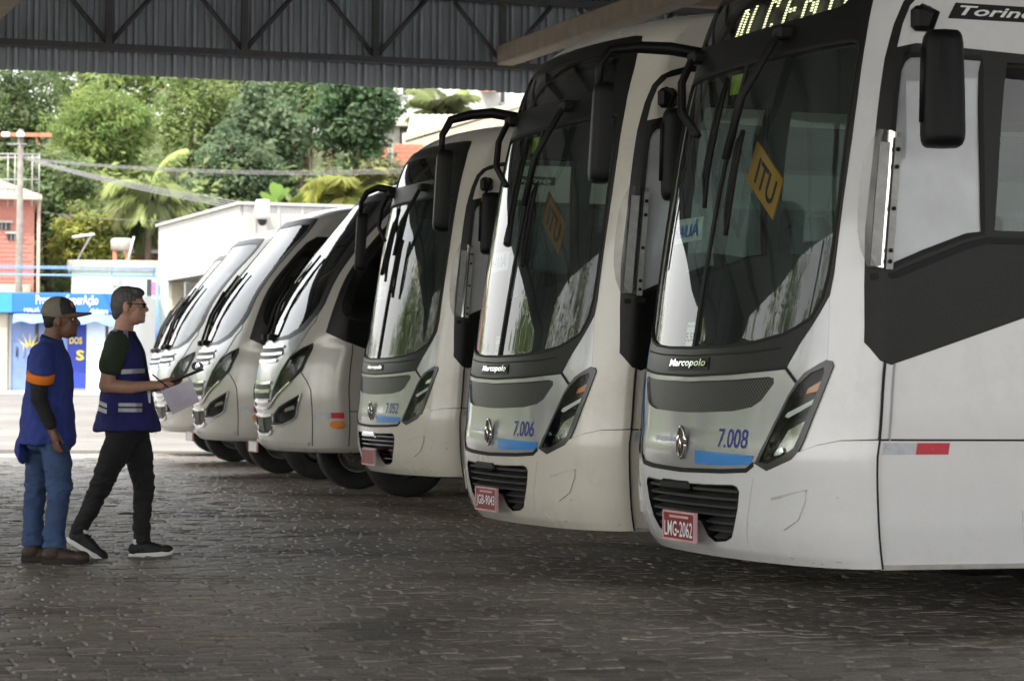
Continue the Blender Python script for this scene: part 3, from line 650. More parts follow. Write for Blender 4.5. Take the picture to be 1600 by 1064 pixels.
# palms
def palm(name, label, px, py, Y, lpx, nfr, seed, c1=(.15, .20, .08), c2=(.26, .28, .14)):
    rng = np.random.default_rng(seed); c = at(px, py, Y); L_ = lpx*Y/F_PX; zg = hill_z(c.x, Y)-.3 if Y > 99 else gz(Y)
    e = empty(name, (c.x, Y, zg)); tag(e, label, 'palm', 'palms on the slope'); H = c.z-zg
    mb = MB(); pts = [(.06*math.sin(i*.8), 0, -.3+(H+.3)*i/8) for i in range(9)]; mb.tube(pts, [.22-.012*i for i in range(9)], 9); mb.build('trunk', M_bark, e)
    for f in range(nfr):
        az = 2*math.pi*f/nfr+rng.normal()*.2; el = R(78-95*((f*7) % nfr)/nfr+rng.normal()*6); ln = L_*(.8+.35*rng.random())
        d = np.array([math.cos(az), math.sin(az)*.8]); P = []; p = np.array([0., 0, H]); ang = el; nst = 13; st = ln/nst
        for i in range(nst+1):
            P.append(p.copy()); p = p+np.array([d[0]*math.cos(ang), d[1]*math.cos(ang), math.sin(ang)])*st; ang -= R(7.5+5*(f % 3))*(.4+i/nst)
        P = np.array(P); fr = MB(); fr.tube(P.tolist(), np.linspace(.035, .008, nst+1).tolist(), 5); fv = []; ffc = []; side = np.array([-d[1], d[0], 0])
        sd_ = 0
        for i in range(1, nst*6):
            t = i/(nst*6); k = t*nst; i0 = int(k); q = P[i0]*(1-(k-i0))+P[min(i0+1, nst)]*(k-i0); tg = P[min(i0+1, nst)]-P[i0]; tg /= np.linalg.norm(tg)
            for s in (-1, 1):
                ll = L_*.40*math.sin(math.pi*(.12+.85*t))**.7*(.85+.3*rng.random()); dr = side*s*.8+tg*.75+np.array([0, 0, -.2-.35*rng.random()]); dr /= np.linalg.norm(dr)
                nrm = np.cross(dr, tg); nrm /= np.linalg.norm(nrm); wv = np.cross(nrm, dr)*.013; mid = q+dr*ll*.55; tip = q+dr*ll+np.array([0, 0, -.22*ll])
                k0 = len(fv); fv += [q, mid+wv, tip, mid-wv]; ffc += [[k0, k0+1, k0+2], [k0, k0+2, k0+3]]
        col = np.array(c1)*(1-rng.random())+np.array(c2)*rng.random(); nb = len(fr.v); fr.add(fv, ffc)
        me = fr.mesh('frond', M_leaf); tone_attr(me, np.clip(col*(.8+.4*rng.random((len(me.vertices), 1))), 0, 1)); link(bpy.data.objects.new('frond', me), e)
palm('coconut_palm', 'coconut palm with arching fronds behind the white awning block, left of centre', 233, 318, 101, 108, 22, 21)
palm('coconut_palm', 'yellowish coconut palm directly behind the grey minibus roofs', 545, 312, 101, 100, 24, 22, (.22, .27, .07), (.38, .36, .15))
palm('coconut_palm', 'distant coconut palm in front of the white hill house', 690, 185, 132, 80, 20, 23)
e = empty('banana_plant', at(432, 320, 99)); tag(e, 'banana plant with broad upright leaves between the palms', 'plant'); e.location.z = hill_z(e.location.x, 99)
tipz = at(432, 297, 99).z-e.location.z
for i, (dx, tz, ln) in enumerate(((-.1, tipz+.15, .9), (.35, tipz, .75), (.1, tipz+.1, .8), (-.4, tipz-.2, .8))):
    fv = []; n_ = 8
    for k in range(n_+1):
        t = k/n_; wq = .2*math.sin(math.pi*min(1, t+.06))**.6; p = Vector((dx*(.3+t), -.2*i, tz-ln*.6+ln*1.1*t-.35*t*t)); fv += [p+Vector((-wq, 0, .05)), p, p+Vector((wq, 0, .05))]
    mb = MB().add(fv, [[k*3+j, k*3+j+1, k*3+j+4, k*3+j+3] for k in range(n_) for j in range(2)], 0, True); mb.tube([(dx*.2, -.2*i, 0), fv[1]], .05, 6)
    me = mb.mesh('leaf_blade', M_leaf); tone_attr(me, np.array([[.14, .24, .05]])); link(bpy.data.objects.new('leaf_blade', me), e)
# ================================================================== BUSES
def pchip(xs, ys):
    xs = np.array(xs, float); ys = np.array(ys, float); h = np.diff(xs); d = np.diff(ys)/h
    m_ = np.zeros(len(xs)); m_[0] = d[0]; m_[-1] = d[-1]
    for i in range(1, len(xs)-1):
        if d[i-1]*d[i] > 0:
            w1 = 2*h[i]+h[i-1]; w2 = h[i]+2*h[i-1]; m_[i] = (w1+w2)/(w1/d[i-1]+w2/d[i])
    def f(x):
        x = np.clip(np.asarray(x, float), xs[0], xs[-1]); i = np.clip(np.searchsorted(xs, x)-1, 0, len(xs)-2); t = (x-xs[i])/h[i]
        return ys[i]*(1+2*t)*(1-t)**2+h[i]*m_[i]*t*(1-t)**2+ys[i+1]*t*t*(3-2*t)+h[i]*m_[i+1]*t*t*(t-1)
    return f
class Surf:
    # body surface: Q runs round the plan (|Q|<1 front, beyond that metres along the sides, + is the driver's side), v runs up
    def __init__(s, tab, n, cy, L):
        v, z, xf, hw, D = zip(*tab); s.z = pchip(v, z); s.xf = pchip(v, xf); s.hw = pchip(v, hw); s.D = pchip(v, D); s.n = n; s.cy = cy; s.L = L; s.v0 = v[0]; s.v1 = v[-1]
    def __call__(s, Q, v):
        Q = np.asarray(Q, float); v = np.asarray(v, float); Q, v = np.broadcast_arrays(Q, v)
        a = np.clip(np.abs(Q), 0, 1)*math.pi/2; D = s.D(v)
        x = s.xf(v)+D*(1-np.cos(a))+np.maximum(np.abs(Q)-1, 0)*(1-(s.xf(v)+D-.5)/s.L)
        y = s.cy-np.sign(Q)*s.hw(v)*np.sin(a)**s.n
        return np.stack([x, y, s.z(v)], -1)
    def nrm(s, Q, v):
        Q = np.asarray(Q, float); e = 2e-3
        Qa = np.where(np.abs(Q) < .02, np.where(Q >= 0, .02, -.02), Q)
        v = np.clip(np.asarray(v, float), s.v0+.004, s.v1-.03)
        n = np.cross(s(Qa+e, v)-s(Qa-e, v), s(Qa, v+e)-s(Qa, v-e)); n /= np.maximum(np.linalg.norm(n, axis=-1, keepdims=True), 1e-9)
        c = np.array([3., s.cy, 1.7]); o = s(Qa, v)-c; o[..., 0] = np.where(np.abs(Qa) > 1, 0, o[..., 0]); sg = np.sign((n*o).sum(-1, keepdims=True)); sg[sg == 0] = 1
        n = n*sg
        # blend across the centre line so the middle of the nose is smooth
        n[..., 1] = np.where(np.abs(Q) < .02, n[..., 1]*np.abs(Q)/.02, n[..., 1]); return n/np.linalg.norm(n, axis=-1, keepdims=True)
    def pt(s, Q, v, off=0): return s(Q, v)+s.nrm(Q, v)*off
    def Qy(s, y, v):
        t = (s.cy-y)/s.hw(v); return np.sign(t)*2/math.pi*np.arcsin(np.clip(np.abs(t), 0, 1)**(1/s.n))
CITY = Surf([(.30, .30, .14, 1.22, .36), (.36, .36, .085, 1.235, .40), (.5, .5, .035, 1.25, .43), (.78, .78, .015, 1.25, .44), (.9, .9, .03, 1.25, .44), (1.2, 1.2, .05, 1.25, .44), (1.35, 1.35, .075, 1.25, .43),
 (1.6, 1.6, .115, 1.248, .40), (2.0, 2.0, .185, 1.24, .36), (2.73, 2.73, .35, 1.215, .28), (3.13, 3.13, .48, 1.185, .27), (3.23, 3.245, .57, 1.12, .30), (3.33, 3.33, .72, 1.02, .36), (3.43, 3.385, 1.0, .85, .45), (3.63, 3.42, 1.45, .5, .5), (3.83, 3.43, 1.9, .004, .5)], .92, 1.25, 10.)
MICRO = Surf([(.44, .44, .12, 1.08, .5), (.5, .5, .05, 1.13, .53), (.75, .75, .02, 1.15, .55), (1.0, 1.0, .0, 1.15, .55), (1.2, 1.2, .02, 1.15, .55), (1.47, 1.47, .09, 1.15, .53), (1.58, 1.58, .15, 1.15, .44), (2.07, 2.07, .38, 1.14, .32), (2.39, 2.39, .60, 1.12, .27),
 (2.66, 2.66, .82, 1.10, .25), (2.9, 2.9, 1.02, 1.07, .24), (3.04, 3.04, 1.13, 1.04, .26), (3.13, 3.13, 1.27, .96, .35), (3.22, 3.2, 1.5, .82, .4), (3.32, 3.25, 1.9, .5, .45), (3.47, 3.28, 2.5, .004, .5)], .92, 1.15, 6.5)
def mirror(half):   # half outline from centre top round the driver's side to centre bottom
    return list(half)+[(-q, v) for q, v in reversed(half) if q > 1e-6]
def flipq(p): return [(-q, v) for q, v in reversed(p)]
def dens(poly):
    out = []; n = len(poly)
    for i in range(n):
        (a, b), (c, d) = poly[i], poly[(i+1) % n]; fq = .035 if max(abs(a), abs(c)) <= 1.0 else .25
        k = max(1, int(max(abs(c-a)/fq, abs(d-b)/.07)+.5))
        for j in range(k): t = j/k; out.append((a+(c-a)*t, b+(d-b)*t))
    return out
def inpoly(P, poly):
    x, y = P[:, 0], P[:, 1]; r = np.zeros(len(P), bool); n = len(poly)
    for i in range(n):
        x0, y0 = poly[i]; x1, y1 = poly[(i+1) % n]
        c = ((y0 > y) != (y1 > y)); 
        if y1 != y0: r ^= c & (x < (x1-x0)*(y-y0)/(y1-y0)+x0)
    return r
def regions(S, polys, Qs, Vs):
    """split the body surface along the outlines; later outlines win. returns {name: (param points, triangles)}"""
    pts = []; edges = []; key = {}
    def add(p):
        k = (round(p[0], 3), round(p[1], 3))
        if k not in key: key[k] = len(pts); pts.append(Vector(k))
        return key[k]
    for nm, poly in polys:
        d = dens(poly); ids = [add(p) for p in d]
        for i in range(len(ids)):
            if ids[i] != ids[(i+1) % len(ids)]: edges.append((ids[i], ids[(i+1) % len(ids)]))
    for q in Qs:
        for v in Vs: add((float(q), float(v)))
    V, E_, F_, *_ = delaunay_2d_cdt(pts, edges, [], 0, 1e-4)
    V = np.array([p[:] for p in V]); T = np.array([f for f in F_ if len(f) == 3])
    cen_ = V[T].mean(1); lab = np.zeros(len(T), int); names = ['body']
    for nm, poly in polys:
        if nm not in names: names.append(nm)
        lab[inpoly(cen_, poly)] = names.index(nm)
    return {nm: (V, T[lab == i]) for i, nm in enumerate(names)}
def region_mesh(S, reg, name, mat_, off=0., skirt=.03):
    V, T = reg; used = np.unique(T); mp = -np.ones(len(V), int); mp[used] = np.arange(len(used)); T = mp[T]; P = V[used]
    N = S.nrm(P[:, 0], P[:, 1]); W = S(P[:, 0], P[:, 1])+N*off
    # winding outward
    fn = np.cross(W[T[:, 1]]-W[T[:, 0]], W[T[:, 2]]-W[T[:, 0]]); flip = (fn*N[T].mean(1)).sum(1) < 0; T = T.copy(); T[flip] = T[flip][:, ::-1]
    ed = {}
    for t in T:
        for a, b in ((t[0], t[1]), (t[1], t[2]), (t[2], t[0])):
            k = (min(a, b), max(a, b)); ed[k] = None if k in ed else (a, b)
    bnd = [e for e in ed.values() if e is not None] if skirt else []
    verts = W.tolist(); norms = N.tolist(); faces = T.tolist()
    for a, b in bnd:
        k = len(verts); d = W[b]-W[a]; sn = np.cross(d, N[a]); l_ = np.linalg.norm(sn); sn = sn/l_ if l_ > 1e-9 else N[a]
        verts += [W[a].tolist(), W[b].tolist(), (W[b]-N[b]*skirt).tolist(), (W[a]-N[a]*skirt).tolist()]; norms += [sn.tolist()]*4; faces.append([k+1, k, k+3, k+2])
    me = bpy.data.meshes.new(name); me.from_pydata(verts, [], faces); me.materials.append(mat_)
    me.polygons.foreach_set('use_smooth', [True]*len(faces)); me.update()
    me.normals_split_custom_set_from_vertices(norms); return me
def ribbon(S, pts, width, off, name='panel_gap', flip=False):
    """thin strip along a polyline in (Q, v)"""
    P = []
    for i in range(len(pts)-1):
        (a, b), (c, d) = pts[i], pts[i+1]; k = max(1, int(max(abs(c-a)/(.035 if max(abs(a), abs(c)) <= 1 else .3), abs(d-b)/.07)+.5)); P += [(a+(c-a)*j/k, b+(d-b)*j/k) for j in range(k)]
    P.append(pts[-1]); P = [p for i, p in enumerate(P) if i == 0 or abs(p[0]-P[i-1][0])+abs(p[1]-P[i-1][1]) > 1e-5]
    C = np.array([S.pt(q, v, off) for q, v in P]); N = np.array([S.nrm(q, v) for q, v in P]); n = len(P); L_ = []; R_ = []
    for i in range(n):
        d = C[min(i+1, n-1)]-C[max(i-1, 0)]; s = np.cross(d, N[i]); s /= np.linalg.norm(s)+1e-9; L_.append(C[i]+s*width/2); R_.append(C[i]-s*width/2)
    mb = MB(); lo = [l-N[i]*.012 for i, l in enumerate(L_)]; ro = [r-N[i]*.012 for i, r in enumerate(R_)]
    mb.add(L_+R_+lo+ro, [[i, i+1, n+i+1, n+i] for i in range(n-1)]+[[2*n+i, 2*n+i+1, i+1, i] for i in range(n-1)]+[[n+i, n+i+1, 3*n+i+1, 3*n+i] for i in range(n-1)]); return mb
def wall_strip(S, poly, o0, o1, inset=.007):
    """dark frame that lines the inside of an opening"""
    P = np.array(dens(poly)); n = len(P); K = np.array([1.75, 1.]); M_ = P*K; ar = sum(M_[k-1][0]*M_[k][1]-M_[k][0]*M_[k-1][1] for k in range(n)); In = []
    for k in range(n):
        d = M_[(k+1) % n]-M_[k-1]; nn = np.array([-d[1], d[0]])/(np.linalg.norm(d)+1e-9)*(1 if ar > 0 else -1); In.append((M_[k]+nn*inset)/K)
    A_ = [S.pt(q, v, o0) for q, v in P]; B_ = [S.pt(q, v, o0) for q, v in In]; C_ = [S.pt(q, v, o1) for q, v in In]
    return MB().add(A_+B_+C_, [[r_*n+i, r_*n+(i+1) % n, (r_+1)*n+(i+1) % n, (r_+1)*n+i] for r_ in range(2) for i in range(n)])
def decal_poly(S, poly, off, name, mat_, parent, thick=.004):
    """small panel following the surface"""
    P = dens(poly); n = len(P); c = np.mean(P, 0); rings = 3; vs_ = []; fs = []
    for r in range(rings+1):
        t = 1-r/(rings+.0)
        for q, v in P: vs_.append(S.pt(c[0]+(q-c[0])*max(t, .02), c[1]+(v-c[1])*max(t, .02), off))
    for r in range(rings):
        for i in range(n): fs.append([r*n+i, r*n+(i+1) % n, (r+1)*n+(i+1) % n, (r+1)*n+i])
    k = len(vs_); vs_ += [S.pt(q, v, off-thick) for q, v in P]; fs += [[k+(i+1) % n, i+k, i, (i+1) % n][::-1] for i in range(n)]
    mb = MB(); mb.add(vs_, fs, 0, False); return mb.build(name, mat_, parent)
def decal_text(S, txt, Q0, Q1, v0, v1, off, mat_, parent, name='lettering', shear=0, bold=0, side=False, thick=0):
    V_, F_ = text_mesh(txt, 1, shear, bold); V_ = fit(V_, 1, 1)
    vm = (v0+v1)/2
    if side: f = lambda u: Q0+(Q1-Q0)*u
    else:
        ya = float(S(Q0, vm)[1]); yb = float(S(Q1, vm)[1]); f = lambda u: float(S.Qy(ya+(yb-ya)*u, vm))
    top = [S.pt(f(p[0]+.5), v0+(v1-v0)*(p[1]+.5), off) for p in V_]; mb = MB(); mb.add(top, F_)
    if thick:
        bot = [S.pt(f(p[0]+.5), v0+(v1-v0)*(p[1]+.5), off-thick) for p in V_]; mb.add(bot, F_)
        ed = {}
        for p in F_:
            for i in range(len(p)): k = (min(p[i], p[i-1]), max(p[i], p[i-1])); ed[k] = ed.get(k, 0)+1
        nb = len(V_); mb.add(top+bot, [[a, b, b+nb, a+nb] for (a, b), c in ed.items() if c == 1])
    return mb.build(name, mat_, parent)

# ---- materials
M_pw = pm('bus_white_paint', (.69, .695, .70), .2, var=.05, scale=1.2, coat=.6, dirt=.18)
M_pc = pm('bus_white_paint_warm_lit', (.64, .61, .53), .24, var=.05, scale=1.4, coat=.55, dirt=.24)  # white paint again; the warmer, dimmer light on these buses put into its colour
M_pp = pm('bus_pearl_paint', (.50, .485, .445), .3, .12, var=.05, scale=1.2, coat=.5, dirt=.1)
M_silver = pm('silver_paint', (.36, .365, .37), .32, .4, var=.06, scale=2, coat=.6, dirt=.06)
M_mask = pm('charcoal_paint', (.0065, .0063, .0065), .42, 0, var=.2, scale=3, coat=.0, dirt=.012, spec=.3)
M_blk = pm('black_plastic', (.005, .005, .0055), .5, var=.2, scale=8, spec=.25)
M_rub = pm('black_rubber', (.005, .005, .005), .7, var=.2, scale=10)
M_chr = pm('chrome', (.75, .76, .78), .12, 1, var=.04)
M_lampb = pm('lamp_housing', (.018, .018, .019), .3, .2, var=.2, scale=9)
M_orange = pm('orange_lens', (.75, .22, .02), .2, var=.1, coat=.6)
M_drl = pm('white_light_guide', (.8, .85, .85), .2, var=.05, coat=.5)
M_tyre = pm('tyre_rubber', (.016, .016, .016), .8, var=.3, scale=12, bump=.3)
M_rim = pm('steel_rim', (.33, .33, .33), .4, .6, var=.25, scale=6, dirt=.3)
M_trim = pm('interior_shade_grey', (.10, .11, .11), .7, var=.1)  # dark grey: cabin shade put into the colour of lining and panels
M_seat = pm('seat_fabric_blue', (.035, .05, .10), .9, var=.3, scale=20)
M_dash = pm('dashboard_plastic', (.02, .021, .022), .6, var=.15)
M_under = pm('chassis_black', (.012, .012, .012), .85, var=.3)
M_red = pm('plate_red', (.22, .010, .02), .45, var=.12, scale=8)
M_wtx = pm('white_print', (.8, .8, .8), .5, var=.05)
M_blutx = pm('blue_print', (.02, .02, .24), .5, var=.05)
M_blustr = pm('blue_stripe', (.02, .22, .62), .35, var=.06, coat=.3)
M_refr = pm('red_reflective_tape', (.55, .01, .03), .4, var=.1); M_refw = pm('silver_reflective_tape', (.42, .44, .47), .4, .2, var=.2, scale=12)
M_ylw = pm('sign_yellow', (.75, .33, .02), .55, var=.08)
M_paper = pm('white_paper', (.78, .78, .76), .7, var=.04)
M_green = pm('sticker_green', (.03, .30, .08), .5, var=.1)
M_led = pm('led_amber', (.95, .95, .62), .4, var=.05, emit=.8)
G_ws = glassm('windscreen_glass', (.70, .84, .78), ior=1.5, smudge=.10, lo=.2, dust=(.34, .40, .37)); G_wm = glassm('raked_windscreen_glass', (.66, .78, .76), ior=1.85); G_sd = glassm('side_glass', (.55, .63, .62), smudge=.09); G_lens = glassm('lamp_lens', (.85, .87, .87), ior=1.3, smudge=.04); G_film = glassm('filmed_side_glass', (.70, .74, .74), smudge=.92, lo=-.6, dust=(.68, .71, .74)); G_dk = glassm('tinted_glass', (.10, .11, .12)); G_acr = glassm('acrylic', (.75, .74, .72), smudge=.5, gr=.15)
def mesh_grille_mat():
    mt = pm('mesh_grille', (.02, .02, .022), .45, .2, var=.1); n = mt.node_tree; L = n.links.new; b = n.nodes['Principled BSDF']
    tc = n.nodes.new('ShaderNodeTexCoord'); mp = n.nodes.new('ShaderNodeMapping'); mp.inputs['Scale'].default_value = (0, 60, 60); mp.inputs['Rotation'].default_value = (R(45), 0, 0)
    ck = n.nodes.new('ShaderNodeTexVoronoi'); ck.inputs['Scale'].default_value = 1; ck.inputs['Randomness'].default_value = 0
    L(tc.outputs['Object'], mp.inputs[0]); L(mp.outputs[0], ck.inputs['Vector']); cr = n.nodes.new('ShaderNodeMapRange'); cr.inputs[1].default_value = .35; cr.inputs[2].default_value = .5
    L(ck.outputs['Distance'], cr.inputs[0]); mx = n.nodes.new('ShaderNodeMix'); mx.data_type = 'RGBA'; mx.inputs[6].default_value = (.004, .004, .004, 1); mx.inputs[7].default_value = (.065, .066, .068, 1)
    L(cr.outputs[0], mx.inputs[0]); L(mx.outputs[2], b.inputs['Base Color']); return mt
M_mesh = mesh_grille_mat()

# ---- city bus outlines
glass_h = [(0, 2.715), (.20, 2.717), (.415, 2.722), (.57, 2.722), (.605, 2.71), (.618, 2.682), (.625, 2.465), (.63, 2.2), (.635, 1.97), (.632, 1.77), (.626, 1.636), (.608, 1.53), (.564, 1.439), (.50, 1.395), (.437, 1.361), (.306, 1.326), (.15, 1.31), (0, 1.306)]
mask_h = [(0, 3.2), (.343, 3.197), (.53, 3.194), (.585, 3.185), (.605, 3.16), (.618, 3.1), (.638, 3.0), (.64, 2.83), (.65, 2.66), (.66, 2.46), (.662, 2.26), (.657, 2.03), (.655, 1.83), (.652, 1.635), (.642, 1.54), (.603, 1.462), (.524, 1.319), (.476, 1.203), (.35, 1.188), (.227, 1.179), (0, 1.168)]
sign_h = [(0, 3.125), (.45, 3.12), (.485, 3.09), (.49, 2.93), (.46, 2.905), (.369, 2.896), (.191, 2.888), (0, 2.885)]
lamp_p = [(.534, 1.141), (.567, 1.184), (.629, 1.224), (.664, 1.243), (.69, 1.238), (.702, 1.217), (.675, 1.135), (.611, .955), (.569, .818), (.542, .785), (.426, .728), (.371, .76), (.437, .937), (.501, 1.083)]
lens_p = [(.545, 1.132), (.60, 1.185), (.655, 1.208), (.662, 1.19), (.635, 1.10), (.583, .955), (.545, .838), (.50, .80), (.43, .762), (.39, .768), (.448, .935), (.508, 1.075)]
hood_h = [(0, 1.168), (.227, 1.179), (.35, 1.188), (.476, 1.203), (.534, 1.141), (.501, 1.083), (.437, .937), (.371, .76), (.332, .729), (.213, .719), (.054, .712), (0, .712)]
corner_p = [(.642, 1.54), (.603, 1.462), (.524, 1.319), (.476, 1.203), (.534, 1.141), (.567, 1.184), (.629, 1.224), (.664, 1.243), (.652, 1.38)]
mesh_h = [(0, 1.141), (.229, 1.15), (.40, 1.165), (.425, 1.158), (.428, 1.135), (.372, 1.052), (.329, 1.022), (.239, 1.001), (.077, .991), (0, .989)]
lgr_h = [(0, .647), (.12, .648), (.262, .655), (.283, .648), (.294, .625), (.28, .545), (.25, .457), (.222, .405), (.185, .384), (.12, .374), (.095, .40), (.08, .47), (0, .49)]
bump_h = [(0, .712), (.054, .712), (.213, .719), (.332, .729), (.371, .76), (.426, .728), (.542, .785), (.569, .818), (.651, .851), (.762, .875), (.985, .881), (.985, .30), (0, .30)]
strip_p = [(.843, 1.324), (.816, 1.647), (.798, 1.83), (.800, 2.28), (.797, 2.62), (.815, 2.78), (.856, 2.89), (.93, 2.945), (1.02, 2.975), (1.13, 3.01), (1.5, 3.03), (11., 3.03), (11., 2.99), (1.5, 2.99), (1.135, 2.972), (1.006, 2.93), (.92, 2.87), (.885, 2.78), (.877, 2.673), (1.026, 2.694), (1.587, 2.668), (11., 2.668),
           (11., 1.74), (2.75, 1.74), (2.4, 1.69), (1.684, 1.446), (1.023, 1.223), (.953, 1.242)]
win1_p = [(.925, 2.567), (.95, 2.61), (1.0, 2.635), (1.05, 2.64), (1.376, 2.639), (1.45, 1.832), (1.37, 1.82), (1.145, 1.735), (1.007, 1.675), (.955, 1.70), (.935, 2.0)]
def side_win(a, b): return [(a, 2.625), (b, 2.625), (b, 1.846), (a, 1.846)]
sw = [(1.51, 2.42)]+[(2.5+k*1.42, 2.5+k*1.42+1.34) for k in range(6)]
def both(nm, p): return [(nm, p), (nm, flipq(p))]
city_polys = [('bumper', mirror(bump_h)), ('hood', mirror(hood_h))]+both('corner_panel', corner_p)+[('mask', mirror(mask_h)), ('windscreen', mirror(glass_h)), ('sign_glass', mirror(sign_h)), ('mesh', mirror(mesh_h)), ('lower_grille', mirror(lgr_h))]
city_polys += both('headlamp', lamp_p)+both('lens', lens_p)+both('side_band', strip_p)+both('side_window', win1_p)
for a, b in sw: city_polys += both('side_window', side_win(a, b))
sideQ = [1.1, 1.25, 1.4, 1.6, 1.9, 2.2, 2.6, 3.2, 4, 5, 6, 7, 8, 9, 10, 11.]
Qc = np.concatenate([[-q for q in reversed(sideQ)], np.linspace(-1, 1, 57), sideQ]); Vc = np.concatenate([[.30, .33, .36, .42, .5, .6, .7, .78, .84, .9, 1.0, 1.1, 1.2, 1.28, 1.35, 1.45], np.arange(1.6, 3.1, .1), [3.13, 3.18, 3.23, 3.28, 3.33, 3.38, 3.43, 3.5, 3.56, 3.63, 3.72, 3.83]])
city_reg = regions(CITY, city_polys, Qc, Vc)
def split_q(reg, f):
    V, T = reg; c = V[T].mean(1); return (V, T[f(c)])
CM = {}
def cmesh(key, build):
    if key not in CM: CM[key] = build()
    return CM[key]
def part(me, name, parent): return link(bpy.data.objects.new(name, me), parent)
def wheel(parent, x, y, r, wd, dz=0, out=-1):
    M = Matrix.Translation((x, y, r-dz)) @ Matrix.Rotation(R(90 if out < 0 else -90), 4, 'X'); e = MB(); h = wd/2; ri = r*.56
    e.lathe([(ri, h*.85), (ri+.02, h), (r*.8, h*1.02), (r*.94, h*.92), (r, h*.72), (r, -h*.72), (r*.94, -h*.92), (r*.8, -h), (ri, -h*.9)], 40, M)
    t = e.build('wheel', M_tyre, parent)
    q = MB(); q.lathe([(ri, h*.86), (ri-.012, h*.9), (ri-.03, h*.7), (ri-.05, h*.35), (ri*.62, h*.3), (ri*.55, h*.42), (ri*.42, h*.62), (ri*.36, h*.95), (ri*.25, h*1.05), (0, h*1.06)], 32, M)
    for k in range(10):
        a = k*.628; q.lathe([(.0, h*.5), (.016, h*.5), (.016, h*.34)], 8, M @ Matrix.Translation((ri*.5*math.cos(a), ri*.5*math.sin(a), .012)))
    q.build('rim', M_rim, t); return t
def arm_mirror(parent, pts, ra, c, size, rot, name='mirror', both_arm=None):
    e = MB(); e.tube(pts, ra, 10, flat=.8); a = e.build('mirror_arm', M_blk, parent)
    sx_, sy_, sz_ = size; M = Matrix.Translation(c) @ Matrix.Rotation(rot, 4, 'Z') @ Matrix.Rotation(R(3), 4, 'Y')
    h = MB(); n = 20; rings = []
    for j, (t, sc) in enumerate(((-.5, .35), (-.42, .8), (-.15, .98), (.2, 1.0), (.5, .97))):
        for k in range(n):
            a_ = 2*math.pi*k/n; cx_, cz_ = math.cos(a_), math.sin(a_); ex = .32
            px_ = math.copysign(abs(cx_)**ex, cx_)*sy_/2*sc; pz_ = math.copysign(abs(cz_)**(ex*.75), cz_)*sz_/2*(sc*.25+.75 if sc > .5 else .82); rings.append(M @ Vector((t*sx_, px_*(1+.12*(-pz_/sz_)), pz_)))
    fs = [[j*n+k, j*n+(k+1) % n, (j+1)*n+(k+1) % n, (j+1)*n+k] for j in range(4) for k in range(n)]+[list(range(n-1, -1, -1))]
    h.add(rings, fs, 0, True); hh = h.build('mirror_housing', M_blk, parent)
    g_ = MB(); g_.add([M @ Vector((.5*sx_-.004, y_*sy_*.42, z_*sz_*.46)) for y_, z_ in ((-1, -1), (1, -1), (1, 1), (-1, 1))], [[0, 1, 2, 3]]); g_.build('mirror_glass', M_chr, hh)
def wiper(S, parent, pts, blade, off0=.035):
    mb = MB(); P = [S.pt(q, v, o) for q, v, o in pts]; mb.tube(P, .017, 6); P2 = [np.array(p)+np.array([0, .045, 0]) for p in P]; mb.tube(P2, .011, 6)
    w_ = mb.build('wiper', M_rub, parent); b2 = MB(); Bp = [S.pt(q, v, .03) for q, v in blade]; b2.tube(Bp, .013, 6); Bq = [S.pt(q, v, .052) for q, v in blade[1:-1]]; b2.tube([Bp[0]]+Bq+[Bp[-1]], .007, 5); b2.build('blade', M_rub, w_)
    mb = MB(); c = S.pt(pts[0][0], pts[0][1], .02); mb.box((c[0]-.05, c[1]-.035, c[2]-.03), (c[0]+.04, c[1]+.06, c[2]+.035), bev=.012); mb.build('wiper_pivot', M_rub, w_)
def plate(parent, txt, x, y, z, w_=.40, h_=.135, mat_=None, tmat=None):
    p = MB().box((x-.012, y-w_/2, z-h_/2), (x, y+w_/2, z+h_/2), bev=.004).build('licence_plate', mat_ or M_red, parent)
    if txt:
        V_, F_ = text_mesh(txt, 1, 0, .012); V_ = fit(V_, w_*.9, h_*.56); MB().add([(x-.0155, y-v[0], z-h_*.1+v[1]) for v in V_], F_).build('lettering', tmat or M_wtx, p)
        MB().box((x-.014, y-w_*.3, z+h_*.29), (x-.0119, y+w_*.3, z+h_*.38)).build('state_strip', pm('plate_pale', (.62, .35, .36), .5), p)
    fr = MB()
    for a in (-1, 1):
        fr.box((x-.016, y-w_/2-.006, z+a*h_/2-.005), (x+.002, y+w_/2+.006, z+a*h_/2+.005)); fr.box((x-.0162, y+a*w_/2-.005, z-h_/2), (x+.002, y+a*w_/2+.006, z+h_/2))
    fr.build('plate_frame', pm('plate_frame_pink', (.6, .35, .38), .4, var=.2), p)
def seat_obj(parent, x, y, z, name, w_=.45):
    m_ = MB(); m_.box((x, y-w_/2, z+.40), (x+.45, y+w_/2, z+.52), bev=.04); m_.box((x+.36, y-w_/2, z+.45), (x+.5, y+w_/2, z+1.15), bev=.05); o = m_.build(name, M_seat, parent)
    MB().box((x+.15, y-.12, z), (x+.3, y+.12, z+.41)).build('seat_base', M_dash, o)

